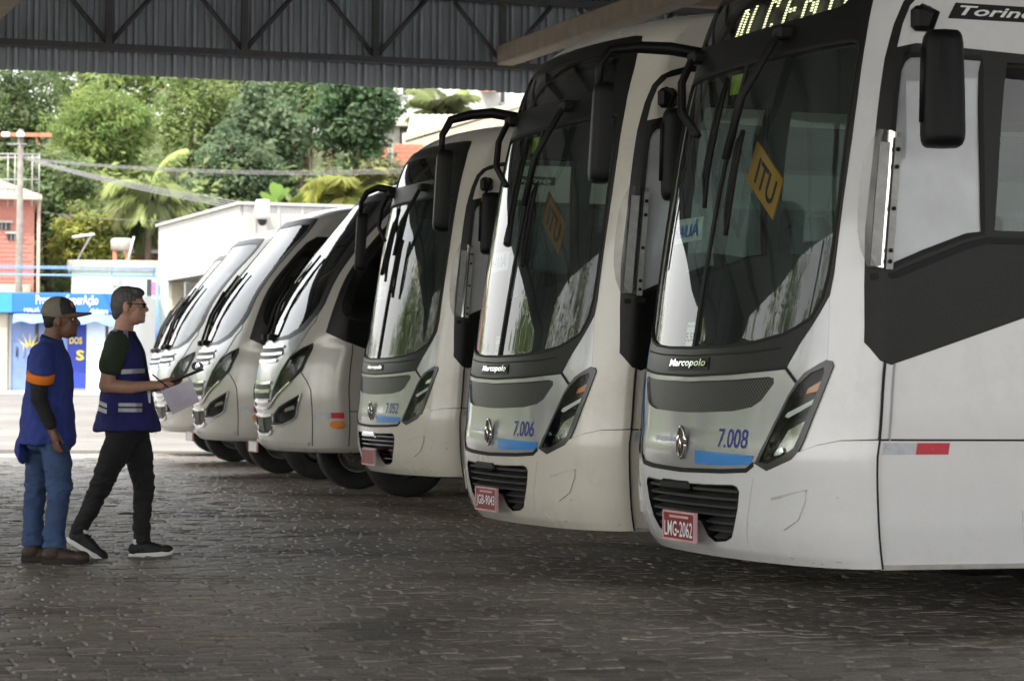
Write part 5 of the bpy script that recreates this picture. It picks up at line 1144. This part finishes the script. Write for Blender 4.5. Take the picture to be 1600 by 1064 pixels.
    for x in (1.25, 5.2):
        wheel(root, x, .20, .41, .24, 0, 1); wheel(root, x, 2.10, .41, .24, 0, -1)
    return root
o4 = np.array(seam_origin(548, 26.4, .556))+np.array([-.06, 0])
mini_bus(o4, 'nearest pearl grey minibus with chrome nose, left of the city buses', False)
mini_bus(o4+np.array([-1.2, 4.6]), 'pearl grey minibus second in its row, behind the clipboard', False)
mini_bus(o4+np.array([-2.25, 9.2]), 'pearl grey minibus third in its row, in front of the white awning', False)
mini_bus(o4+np.array([-2.98, 13.6]), 'farthest minibus, mostly hidden behind the third one', False)
# ================================================================== PEOPLE
from mathutils import noise as mnoise
from mathutils.bvhtree import BVHTree
class Clay:
    """closed lumps that are fused into one continuous skin"""
    def __init__(s): s.mb = MB()
    def cap(s, p0, r0, p1, r1, n=18, flat=None):
        p0, p1 = Vector(p0), Vector(p1); d = (p1-p0); L_ = d.length; d = d.normalized(); u = d.orthogonal().normalized(); q = d.cross(u); vs_ = []; rings = []
        for k in range(6): a = math.pi/2*(1-k/6); rings.append((-r0*math.sin(a), r0*math.cos(a)))
        for k in range(7): a = math.pi/2*k/6; rings.append((L_+r1*math.sin(a), r1*math.cos(a)))
        for t, r in rings:
            r = max(r, 1e-4)
            for k in range(n):
                a = 2*math.pi*k/n; vs_.append(p0+d*t+u*r*math.cos(a)+q*r*math.sin(a))
        m_ = len(rings); fs = [[i*n+k, i*n+(k+1) % n, (i+1)*n+(k+1) % n, (i+1)*n+k] for i in range(m_-1) for k in range(n)]+[list(range(n-1, -1, -1)), list(range((m_-1)*n, m_*n))]
        s.mb.add(vs_, fs); return s
    def chain(s, pts):
        for (a, ra), (b, rb) in zip(pts, pts[1:]): s.cap(a, ra, b, rb)
        return s
    def ell(s, c, r, rot=0, n=20):
        M = Matrix.Translation(c) @ Matrix.Rotation(rot, 4, 'Y'); vs_ = []; m_ = 12
        for i in range(m_+1):
            a = math.pi*i/m_; rr = max(math.sin(a), 1e-3)
            for k in range(n): b_ = 2*math.pi*k/n; vs_.append(M @ Vector((r[0]*rr*math.cos(b_), r[1]*rr*math.sin(b_), -r[2]*math.cos(a))))
        s.mb.add(vs_, [[i*n+k, i*n+(k+1) % n, (i+1)*n+(k+1) % n, (i+1)*n+k] for i in range(m_) for k in range(n)]+[list(range(n-1, -1, -1)), list(range(m_*n, (m_+1)*n))]); return s
    def loft(s, rings, n=28, ex=.85):
        vs_ = []
        for z, cx, cy, rx, ry in rings:
            for k in range(n):
                a = 2*math.pi*k/n; c, q = math.cos(a), math.sin(a); vs_.append((cx+rx*math.copysign(abs(c)**ex, c), cy+ry*math.copysign(abs(q)**ex, q), z))
        m_ = len(rings); s.mb.add(vs_, [[i*n+k, i*n+(k+1) % n, (i+1)*n+(k+1) % n, (i+1)*n+k] for i in range(m_-1) for k in range(n)]+[list(range(n-1, -1, -1)), list(range((m_-1)*n, m_*n))]); return s
    def build(s, name, mat_, parent, vox=.007, sm=5, wr=0, wsc=(14, 14, 9), seed=0, cut=None):
        me0 = s.mb.mesh(name, mat_); o = bpy.data.objects.new(name, me0); COL.objects.link(o)
        m_ = o.modifiers.new('fuse', 'REMESH'); m_.mode = 'VOXEL'; m_.voxel_size = vox
        q = o.modifiers.new('soften', 'SMOOTH'); q.factor = .5; q.iterations = sm
        me = bpy.data.meshes.new_from_object(o.evaluated_get(bpy.context.evaluated_depsgraph_get())); bpy.data.objects.remove(o); bpy.data.meshes.remove(me0)
        if not me.materials: me.materials.append(mat_)
        if wr:
            n = len(me.vertices); co = np.empty(n*3); me.vertices.foreach_get('co', co); co = co.reshape(-1, 3); no = np.empty(n*3); me.vertices.foreach_get('normal', no); no = no.reshape(-1, 3)
            dsp = np.array([mnoise.noise(Vector((c[0]*wsc[0]+seed, c[1]*wsc[1], c[2]*wsc[2]+c[0]*6)))+.6*mnoise.noise(Vector((c[0]*wsc[0]*2.3, c[1]*wsc[1]*2.3+seed, c[2]*wsc[2]*2.6-c[0]*9))) for c in co])
            w_ = wr(co) if callable(wr) else wr
            co += no*(dsp*w_)[:, None]; me.vertices.foreach_set('co', co.ravel()); me.update()
        me.polygons.foreach_set('use_smooth', [True]*len(me.polygons)); me.name = name
        ob = bpy.data.objects.new(name, me); link(ob, parent); return ob
def bvh_of(o): return BVHTree.FromPolygons([v.co[:] for v in o.data.vertices], [list(p.vertices) for p in o.data.polygons])
def patch(o, quad, off, name, mat_, parent, nu=14, nv=4, side=-1):
    """strip of tape laid on a garment, quad of (x, z) corners, seen from the side"""
    b_ = bvh_of(o); vs_ = []; last = None
    for j in range(nv+1):
        for i in range(nu+1):
            u, v = i/nu, j/nv; x = (quad[0][0]*(1-u)+quad[1][0]*u)*(1-v)+(quad[3][0]*(1-u)+quad[2][0]*u)*v; z = (quad[0][1]*(1-u)+quad[1][1]*u)*(1-v)+(quad[3][1]*(1-u)+quad[2][1]*u)*v
            h = b_.ray_cast(Vector((x, side*1.0, z)), Vector((0, -side, 0)))[0]
            vs_.append((h.x, h.y+side*off, h.z) if h is not None else None)
    n = nu+1; f = [[j*n+i, j*n+i+1, (j+1)*n+i+1, (j+1)*n+i] for j in range(nv) for i in range(nu)]; f = [q for q in f if all(vs_[k] is not None for k in q)]; vs_ = [v or (0, 0, -.0) for v in vs_]; us = sorted({k for q in f for k in q}); mp = {k: i for i, k in enumerate(us)}; vs_ = [vs_[k] for k in us]; f = [[mp[k] for k in q] for q in f]
    return MB().add(vs_, f, 0, True).build(name, mat_, parent)
SK_A = pm('skin_dark', (.17, .082, .05), .48, var=.12, scale=14); SK_B = pm('skin_tan', (.52, .29, .20), .5, var=.1, scale=14)
C_blue = pm('blue_cotton', (.028, .048, .24), .85, var=.14, scale=10, bump=.25, bscale=160); C_orange = pm('orange_cotton', (.85, .21, .01), .8, var=.06)
C_black = pm('black_cotton', (.012, .012, .014), .85, var=.2, scale=12); C_jean = pm('blue_denim', (.038, .072, .165), .85, var=.28, scale=7, bump=.3, bscale=220)
C_boot = pm('brown_leather', (.042, .024, .016), .65, var=.25, scale=14); C_sole = pm('dark_sole', (.012, .010, .009), .8, var=.2)
C_cap = pm('cap_olive', (.20, .175, .13), .85, var=.15, scale=20); C_capd = pm('cap_dark', (.035, .035, .038), .85, var=.15, scale=20); C_brim = pm('cap_brown', (.20, .115, .055), .8, var=.12)
C_hair = pm('black_hair', (.01, .009, .008), .8, var=.2, scale=40); C_grey = pm('grey_hair', (.085, .082, .078), .65, var=.45, scale=60, streak=(1, 1, 3))
C_navy = pm('navy_vest', (.016, .016, .135), .8, var=.16, scale=9, bump=.2, bscale=150); C_refl = pm('reflective_strip', (.40, .41, .43), .45, .3, var=.12, scale=30)
C_olive = pm('dark_green_cotton', (.030, .048, .026), .85, var=.15, scale=10); C_trs = pm('black_denim', (.016, .016, .018), .85, var=.25, scale=8, bump=.25, bscale=200)
C_shoe = pm('black_knit', (.018, .018, .02), .7, var=.25, scale=30); C_wsole = pm('white_sole', (.72, .72, .70), .5, var=.06); C_sock = pm('white_sock', (.7, .7, .7), .8, var=.05)
def head_clay(c, hx, hz, sc=1.0):
    # profile looks along +x; hx, hz is the skull centre
    P = lambda x, y, z: (hx+x*sc, y*sc, hz+z*sc); E_ = lambda x, y, z, r, rot=0: c.ell(P(x, y, z), tuple(q*sc for q in r), rot)
    E_(0, 0, 0, (.099, .077, .104)); E_(.045, 0, -.055, (.062, .060, .075)); E_(.062, 0, -.088, (.044, .046, .030)); E_(.088, 0, -.102, (.020, .022, .018))
    E_(.083, 0, .012, (.022, .050, .016)); E_(.085, 0, -.07, (.024, .028, .022)); E_(.100, 0, -.066, (.011, .021, .008)); E_(.098, 0, -.081, (.011, .019, .008))
    c.cap(P(.095, 0, .004), .009*sc, P(.119, 0, -.034), .012*sc); E_(.112, .012, -.040, (.012, .009, .008)); E_(.112, -.012, -.040, (.012, .009, .008))
    for s in (-1, 1):
        E_(.066, s*.036, -.034, (.026, .022, .018)); E_(-.002, s*.077, -.018, (.019, .010, .031), .15); E_(.004, s*.080, -.042, (.010, .008, .011))
def eyes(parent, hx, hz, sc=1.0):
    for s in (-1, 1):
        mb = MB(); M = Matrix.Translation((hx+.082*sc, s*.032*sc, hz-.006*sc)); mb.lathe([(0, .012), (.008, .009), (.0115, 0), (.008, -.009), (0, -.012)], 12, M); e = mb.build('eye', pm('eye_white', (.6, .58, .55), .3), parent)
        MB().lathe([(0, .0135), (.004, .0125), (.0055, .0105)], 10, M @ Matrix.Rotation(R(90), 4, 'Y')).build('iris', C_hair, e)
def hand(c, wr, pm_, tips, thumb, r=.0092):
    c.cap(wr, .026, pm_, .027); 
    for base, mid, tip in tips: c.cap(pm_, .014, base, r*1.15, 10); c.cap(base, r*1.1, mid, r, 10); c.cap(mid, r, tip, r*.82, 10)
    c.cap(wr, .016, thumb[0], r*1.3, 10); c.cap(thumb[0], r*1.25, thumb[1], r, 10)

# ---------------- man with cap
A = empty('person', ((77-800)/F_PX*16.75, 16.75, 0)); tag(A, 'man in a blue polo shirt with orange cuffs, jeans, work boots and a cap, standing', 'person', 'two men talking beside the buses')
b_ = Clay(); head_clay(b_, .068, 1.525, .98)
b_.cap((.03, 0, 1.46), .057, (.005, 0, 1.33), .064); b_.loft([(1.33, 0, 0, .08, .14), (1.28, 0, 0, .10, .17), (1.1, 0, 0, .11, .15), (.85, 0, 0, .11, .14)])
b_.chain([((-.02, -.175, 1.30), .06), ((-.02, -.235, 1.03), .043), ((.055, -.225, .85), .030)]); b_.chain([((-.01, .175, 1.30), .06), ((-.03, .235, 1.03), .043), ((.03, .225, .85), .030)])
for s, dx in ((-1, 0.), (1, -.03)):
    y = s*.222; W0 = (.058+dx, y, .838); P0 = (.082+dx, y, .778)
    tp = [((.066+dx+.013*k, y-s*.026+s*.004*k+s*(.012*k), .748-.003*abs(k-1.5)), (.074+dx+.014*k, y-s*.024+s*.014*k, .716), (.090+dx+.013*k, y-s*.030+s*.014*k, .690+.006*abs(k-1.3))) for k in range(4)]
    hand(b_, W0, P0, tp, ((.105+dx, y-s*.02, .79), (.122+dx, y-s*.026, .752)))
body = b_.build('body', SK_A, A, .0052, 4); eyes(body, .068, 1.525, .98)
h_ = Clay(); h_.ell((.050, 0, 1.545), (.098, .080, .088)).ell((.015, 0, 1.50), (.052, .072, .058)); h_.build('hair', C_hair, A, .006, 3)
cp = Clay(); cp.ell((.058, 0, 1.575), (.108, .088, .086), .10).ell((.048, 0, 1.555), (.106, .088, .060), .14); cap_o = cp.build('cap', C_cap, A, .006, 4)
# front panel of the cap, brim and badge
for p in cap_o.data.polygons: p.material_index = 0
cap_o.data.materials.append(C_capd)
for p in cap_o.data.polygons:
    if p.center[0] > .075+.2*max(0, 1.60-p.center[2]) and p.center[2] > 1.545: p.material_index = 1
vs_ = []; fs = []; nB = 18
for i in range(nB+1):
    a = -1.25+2.5*i/nB; ca, sa = math.cos(a), math.sin(a)
    for t in (0, .35, .7, 1.0):
        rad = .085+(.085+.02*ca)*t*max(.25, ca)**.5; x = .060+rad*ca+.012*t; z = 1.565-.012*t+.030*t*t*.3-.028*(abs(sa)**2)-.0*t; vs_.append((x, sa*(.086+.012*t), z+.028*t*0))
m_ = 4; fs = [[i*m_+j, i*m_+j+1, (i+1)*m_+j+1, (i+1)*m_+j] for i in range(nB) for j in range(m_-1)]; n0 = len(vs_); vs_ += [(x, y, z-.012) for x, y, z in vs_]; fs += [[q+n0 for q in reversed(f)] for f in fs]
fs += [[i*m_+3, n0+i*m_+3, n0+(i+1)*m_+3, (i+1)*m_+3] for i in range(nB)]
MB().add(vs_, fs, 0, True).build('brim', C_brim, cap_o)
M = Matrix.Translation((.150, -.028, 1.607)) @ Matrix.Rotation(R(70), 4, 'Y'); MB().lathe([(0, .004), (.022, .004), (.024, 0), (.022, -.01)], 16, M).build('cap_badge', C_brim, cap_o)
wshirt = lambda co: .007+.008*np.clip((1.05-co[:, 2])/.3, 0, 1)+.004*np.exp(-((co[:, 2]-1.0)/.08)**2)
sh = Clay(); sh.loft([(.742, -.004, 0, .176, .198), (.80, -.005, 0, .176, .20), (.9, -.005, 0, .167, .197), (1.0, 0, 0, .152, .19), (1.1, .006, 0, .145, .192), (1.2, .006, 0, .140, .20), (1.28, .0, 0, .128, .20), (1.335, .0, 0, .10, .165), (1.375, .012, 0, .074, .10), (1.39, .016, 0, .068, .075)])
for s in (-1, 1): sh.cap((-.015, s*.165, 1.295), .080, (-.012, s*.225, 1.185), .079); 
sh.ell((-.160, 0, .72), (.028, .13, .10)); sh.ell((.10, 0, .76), (.07, .14, .06))
shirt = sh.build('shirt', C_blue, A, .0075, 5, wshirt, (11, 11, 8), 3.1)
for s in (-1, 1):
    M = Matrix.Translation((-.012, s*.236, 1.155)) @ Matrix.Rotation(s*R(-16), 4, 'X') @ Matrix.Rotation(R(10), 4, 'Y'); MB().lathe([(.060, -.026), (.082, -.026), (.086, -.022), (.087, .020), (.083, .028), (.07, .03)], 28, M).build('sleeve_cuff', C_orange, shirt)
    us = Clay(); us.chain([((-.015, s*.225, 1.2), .062), ((-.018, s*.243, 1.03), .053), ((.052, s*.228, .865), .040)]); us.build('undersleeve', C_black, A, .0065, 4, .004, (8, 8, 30), s)
# collar
vs_ = []; fs = []; n = 30
for i in range(n+1):
    a = R(18)+R(324)*i/n; ca, sa = math.cos(a), math.sin(a); b = .014*(1+ca)
    vs_ += [(.016+.069*ca, .073*sa, 1.388-b*1.4), (.020+.066*ca, .070*sa, 1.424-b*1.6), (.018+.080*ca, .083*sa, 1.392-b*1.7)]
fs = [[i*3+j, i*3+j+1, (i+1)*3+j+1, (i+1)*3+j] for i in range(n) for j in range(2)]; MB().add(vs_, fs, 0, True).build('collar', C_blue, shirt)
wtr = lambda co: .005+.009*np.exp(-((co[:, 2]-.46)/.10)**2)+.008*np.exp(-((co[:, 2]-.15)/.08)**2)
tr = Clay(); tr.ell((.0, 0, .82), (.135, .165, .12)).ell((-.06, 0, .78), (.09, .15, .10))
tr.loft([(.105, .062, -.095, .070, .066), (.15, .060, -.095, .073, .069), (.22, .062, -.095, .068, .065)]); tr.loft([(.105, -.098, .095, .070, .066), (.15, -.10, .095, .073, .069), (.22, -.102, .095, .068, .065)])
tr.chain([((.04, -.078, .80), .092), ((.075, -.092, .62), .092), ((.092, -.095, .45), .075), ((.068, -.095, .29), .068), ((.058, -.095, .165), .066)])
tr.chain([((-.035, .078, .80), .092), ((-.07, .092, .62), .090), ((-.092, .095, .45), .073), ((-.105, .095, .29), .067), ((-.10, .095, .165), .065)])
tr.build('trousers', C_jean, A, .0075, 4, wtr, (9, 9, 24), 5.5)
def shoe(parent, name, ax, ay, pitch, m_up, m_sole, hi, L_=.0, toe=.165, sock=False, soleh=.022):
    e = empty(name, (ax, ay, 0), 0, parent); up = Clay()
    if hi: up.cap((0, 0, .165), .060, (-.004, 0, .07), .056)
    else: up.cap((0, 0, .085), .042, (-.004, 0, .06), .046)
    up.ell((-.032, 0, .058), (.046, .042, .042)); up.cap((.02, 0, .068), .046, (.11, 0, .045), .040); up.ell((toe, 0, .046 if hi else .044), (.056, .052, .040) if hi else (.052, .046, .030)); up.ell((.06, 0, .04), (.09, .046, .030))
    M = Matrix.Translation((toe*.85, 0, .0)) @ Matrix.Rotation(pitch, 4, 'Y') @ Matrix.Translation((-toe*.85, 0, 0))
    for i, v in enumerate(up.mb.v): up.mb.v[i] = tuple(M @ Vector(v))
    u = up.build('shoe_upper', m_up, parent, .006, 4, .0016, (30, 30, 30)); bpy.data.objects.remove(e); u.location = (ax, ay, 0); u.name = name
    mb = MB(); out = []; n = 28
    for i in range(n):
        a = 2*math.pi*i/n; x = math.cos(a); y = math.sin(a); X = .068+x*.150*(1 if x > 0 else .98); Y = y*(.047+.006*x)
        out.append((X, Y))
    vs_ = []
    for z, k in ((0.002, .97), (.006, 1.0), (soleh, 1.0), (soleh+.008, .97)):
        for X, Y in out: vs_.append(M @ Vector((.068+(X-.068)*k, Y*k, z+(.012*max(0, (X-.16)/.06)**2))))
    fs = [list(range(n-1, -1, -1)), list(range(3*n, 4*n))]+[[r_*n+i, r_*n+(i+1) % n, (r_+1)*n+(i+1) % n, (r_+1)*n+i] for r_ in range(3) for i in range(n)]
    mb.add(vs_, fs, 0, False); mb.build('sole', m_sole, u)
    lc = MB()
    for k in range(4):
        x = .045+.022*k; z = .108-.011*k if hi else .104-.010*k; lc.tube([M @ Vector((x, -.026, z-.010)), M @ Vector((x+.004, 0, z+.010)), M @ Vector((x+.008, .026, z-.010))], .0035, 5)
    lc.build('laces', C_black if not hi else C_brim, u)
    if sock: MB().tube([M @ Vector((-.004, 0, .08)), M @ Vector((-.010, 0, .125))], [.040, .040], 14).build('sock', C_sock, u)
    return u
shoe(A, 'boot', .062, -.095, 0, C_boot, C_sole, True, soleh=.034); shoe(A, 'boot', -.10, .095, 0, C_boot, C_sole, True, soleh=.034)

# ---------------- man with vest
B = empty('person', ((198.8-800)/F_PX*17.4, 17.4, 0)); tag(B, 'grey haired man in glasses and a navy vest with reflective strips, walking with a clipboard', 'person', 'two men talking beside the buses')
b_ = Clay(); HX, HZ = .004, 1.632; head_clay(b_, HX, HZ, 1.03)
b_.cap((-.012, 0, 1.57), .058, (-.03, 0, 1.42), .068); b_.loft([(1.42, -.03, 0, .08, .13), (1.38, -.03, 0, .10, .17), (1.2, -.02, 0, .11, .15), (.9, 0, 0, .11, .14)])
b_.chain([((-.045, -.18, 1.385), .06), ((-.098, -.242, 1.105), .047), ((.06, -.215, 1.095), .042), ((.195, -.165, 1.11), .030)])
b_.chain([((-.03, .18, 1.385), .06), ((-.06, .24, 1.12), .046), ((.10, .20, 1.09), .040), ((.235, .10, 1.115), .030)])
tp = [((.268+.004*k, -.155+.010*k, 1.128-.016*k), (.295, -.135+.010*k, 1.126-.017*k), (.312-.004*k, -.105+.008*k, 1.120-.016*k)) for k in range(4)]
hand(b_, (.20, -.163, 1.11), (.243, -.152, 1.106), tp, ((.245, -.125, 1.14), (.285, -.10, 1.155)))
tp = [((.30+.008*k, .075-.012*k, 1.118+.006*k), (.325+.008*k, .05-.012*k, 1.12+.006*k), (.34+.006*k, .02-.01*k, 1.128+.006*k)) for k in range(4)]
hand(b_, (.24, .098, 1.115), (.275, .083, 1.115), tp, ((.275, .06, 1.145), (.30, .03, 1.165)))
body = b_.build('body', SK_B, B, .0052, 4); eyes(body, HX, HZ, 1.03)
h_ = Clay(); h_.ell((-.006, 0, 1.662), (.104, .083, .090), .05).ell((-.035, 0, 1.625), (.078, .083, .080)).ell((.060, 0, 1.712), (.050, .062, .030), .25).ell((-.06, 0, 1.575), (.042, .062, .05)).ell((.018, -.072, 1.632), (.022, .012, .034)).ell((.018, .072, 1.632), (.022, .012, .034))
h_.build('hair', C_grey, B, .0055, 3, .0028, (60, 60, 18), 2)
g_ = MB()
for s in (-1, 1):
    c = Vector((HX+.108, s*.034, HZ-.008)); g_.tube([c+Vector((0, .023*math.cos(a), .0165*math.sin(a))) for a in np.linspace(0, 2*math.pi, 17)], .0026, 6); g_.tube([c+Vector((0, s*.023, .006)), (HX+.06, s*.082, HZ+.002), (HX+.0, s*.086, HZ-.0), (HX-.015, s*.084, HZ-.018)], .0028, 6)
g_.tube([(HX+.110, -.012, HZ-.004), (HX+.114, 0, HZ+.0), (HX+.110, .012, HZ-.004)], .0025, 6)
gl = g_.build('glasses', C_black, B)
for s in (-1, 1): M = Matrix.Translation((HX+.108, s*.034, HZ-.008)); MB().add([M @ Vector((0, .022*math.cos(a), .0155*math.sin(a))) for a in np.linspace(0, 2*math.pi, 16, endpoint=False)], [list(range(16))]).build('lens', G_dk, gl)
ts = Clay(); ts.loft([(.83, .01, 0, .165, .18), (1.0, 0, 0, .14, .175), (1.2, -.015, 0, .125, .18), (1.36, -.025, 0, .112, .185), (1.42, -.025, 0, .09, .13), (1.445, -.022, 0, .075, .09)])
for s in (-1, 1): ts.cap((-.04, s*.17, 1.375), .079, (-.074, s*.226, 1.235), .077)
ts.build('t_shirt', C_olive, B, .0075, 4, .004, (12, 12, 9), 1.7)
wv = lambda co: .006+.009*np.clip((1.05-co[:, 2])/.25, 0, 1)
vt = Clay(); vt.loft([(.812, .008, 0, .214, .212), (.86, .008, 0, .207, .21), (.95, .002, 0, .180, .202), (1.1, -.004, 0, .155, .196), (1.22, -.012, 0, .142, .19), (1.32, -.02, 0, .134, .178), (1.385, -.028, 0, .118, .158), (1.435, -.030, 0, .092, .118), (1.462, -.028, 0, .080, .088)])
vest = vt.build('vest', C_navy, B, .0075, 5, wv, (9, 9, 5), 8.2)
uz = lambda u, v: ((u-450)*.001825, (992-v)*.001825)
for q in (((445, 330), (519, 325), (519, 341), (445, 346)), ((437, 447), (518, 447), (518, 459), (437, 459)), ((437, 465), (518, 465), (518, 478), (437, 478)), ((350, 436), (395, 450), (395, 464), (347, 449)), ((344, 456), (395, 471), (395, 485), (340, 470))):
    patch(vest, [uz(*p) for p in reversed(q)], .005, 'reflective_strip', C_refl, vest)
for (x0, x1, dz) in ((-.085, -.058, 0), (-.02, .012, -.006)):   # shoulder strips
    bv = bvh_of(vest); vs_ = []
    for i in range(9):
        y = -.055-.115*i/8
        for x in (x0, x1):
            h = bv.ray_cast(Vector((x+.02*i/8, y, 2)), Vector((0, 0, -1)))[0] or Vector((x, y, 1.3)); vs_.append((h.x, h.y-.002, h.z+.005))
    MB().add(vs_, [[i*2, i*2+1, i*2+3, i*2+2] for i in range(8)], 0, True).build('reflective_strip', C_refl, vest)
bv = bvh_of(vest); pts = []
for i in range(16):
    t = i/15; z = 1.455-.36*t; h = bv.ray_cast(Vector((1, -.075+.03*t, z)), Vector((-1, 0, 0)))[0]
    pts.append((h.x+.004, h.y-.004, z) if h else (.09+.04*t, -.07, z))
ly = MB().tube(pts, .007, 6).build('lanyard', C_black, B); e_ = pts[-1]; MB().box((e_[0]-.02, e_[1]-.036, e_[2]-.10), (e_[0]+.012, e_[1]-.03, e_[2]), bev=.002).build('badge', C_wsole, ly)
tr = Clay(); tr.ell((.01, 0, .84), (.135, .165, .12)).ell((-.05, 0, .82), (.09, .15, .10))
tr.chain([((.0, -.088, .82), .108), ((-.075, -.09, .63), .093), ((-.145, -.092, .46), .073), ((-.225, -.092, .29), .061), ((-.288, -.092, .175), .053)])
tr.chain([((.03, .088, .82), .108), ((.075, .09, .63), .092), ((.105, .092, .46), .073), ((.095, .092, .28), .062), ((.095, .092, .115), .055)])
wtb = lambda co: .005+.009*np.exp(-((co[:, 2]-.46)/.12)**2)+.007*np.exp(-((co[:, 2]-.18)/.1)**2)
tr.build('trousers', C_trs, B, .0075, 4, wtb, (9, 9, 22), 4.4)
shoe(B, 'shoe', -.325, -.092, R(30), C_shoe, C_wsole, False, sock=True); shoe(B, 'shoe', .088, .092, R(-4), C_shoe, C_wsole, False, sock=True)

# ---------------- what he holds
oB = B.location
cb = empty('clipboard', oB+Vector((.30, -.02, 1.135))); tag(cb, 'dark clipboard with a curled paper held by the man in the vest', 'clipboard')
M = Matrix.Rotation(R(-23), 4, 'Y'); MB().box((-.02, -.115, -.004), (.205, .115, .004), M=M, bev=.002).build('board', pm('dark_hardboard', (.03, .024, .022), .5), cb)
MB().tube([M @ Vector((.185, -.06, .012)), M @ Vector((.19, .0, .016)), M @ Vector((.185, .06, .012))], .010, 8).build('clip', M_chr, cb)
vs_ = []; n = 12
for i in range(n+1):
    a = 2*math.pi*i/n
    for y in (-.10, .10): p = M @ Vector((.185+.028*math.cos(a), y, .03+.028*math.sin(a))); vs_.append(p)
MB().add(vs_, [[i*2, i*2+1, i*2+3, i*2+2] for i in range(n)], 0, True).build('rolled_page', pm('lilac_paper', (.62, .58, .68), .7, var=.06), cb)
ps = empty('paper_sheet', oB+Vector((.30, -.16, 1.08))); tag(ps, 'loose printed paper sheet hanging below the clipboard', 'paper')
q = [uz(585, 403), uz(690, 362), uz(718, 440), uz(622, 486)]; q = [(x-.30, z-1.08) for x, z in q]; vs_ = []; nu = nv = 8
def pq(u, v): return (q[0][0]*(1-u)+q[1][0]*u)*(1-v)+(q[3][0]*(1-u)+q[2][0]*u)*v, (q[0][1]*(1-u)+q[1][1]*u)*(1-v)+(q[3][1]*(1-u)+q[2][1]*u)*v
def pw(u, v, o=0): x, z = pq(u, v); return (x, .012*math.sin(3*u+2*v)+.05*v*v-.02-o, z)
MB().add([pw(i/nu, j/nv) for j in range(nv+1) for i in range(nu+1)], [[j*(nu+1)+i, j*(nu+1)+i+1, (j+1)*(nu+1)+i+1, (j+1)*(nu+1)+i] for j in range(nv) for i in range(nu)], 0, True).build('sheet', MATS['lilac_paper'], ps)
mk = MB(); rngp = random.Random(4)
for k in range(9):
    v = .14+.085*k; u0 = .15+.1*rngp.random(); u1 = u0+.25+.35*rngp.random(); mk.add([pw(u0, v, .0015), pw(min(u1, .92), v, .0015), pw(min(u1, .92), v+.012, .0015), pw(u0, v+.012, .0015)], [[0, 1, 2, 3]])
mk.build('handwriting', pm('pale_ink', (.32, .30, .42), .7), ps)
pe = empty('pen', oB+Vector((.19, -.185, 1.18))); tag(pe, 'dark blue pen in the hand of the man in the vest', 'pen')
MB().tube([(0, 0, 0), (.045, .012, -.04), (.108, .03, -.09)], [.005, .0055, .004], 8).build('barrel', pm('pen_blue', (.01, .015, .08), .3), pe); MB().tube([(.108, .03, -.09), (.118, .033, -.098)], [.004, .001], 8).build('tip', M_chr, pe)
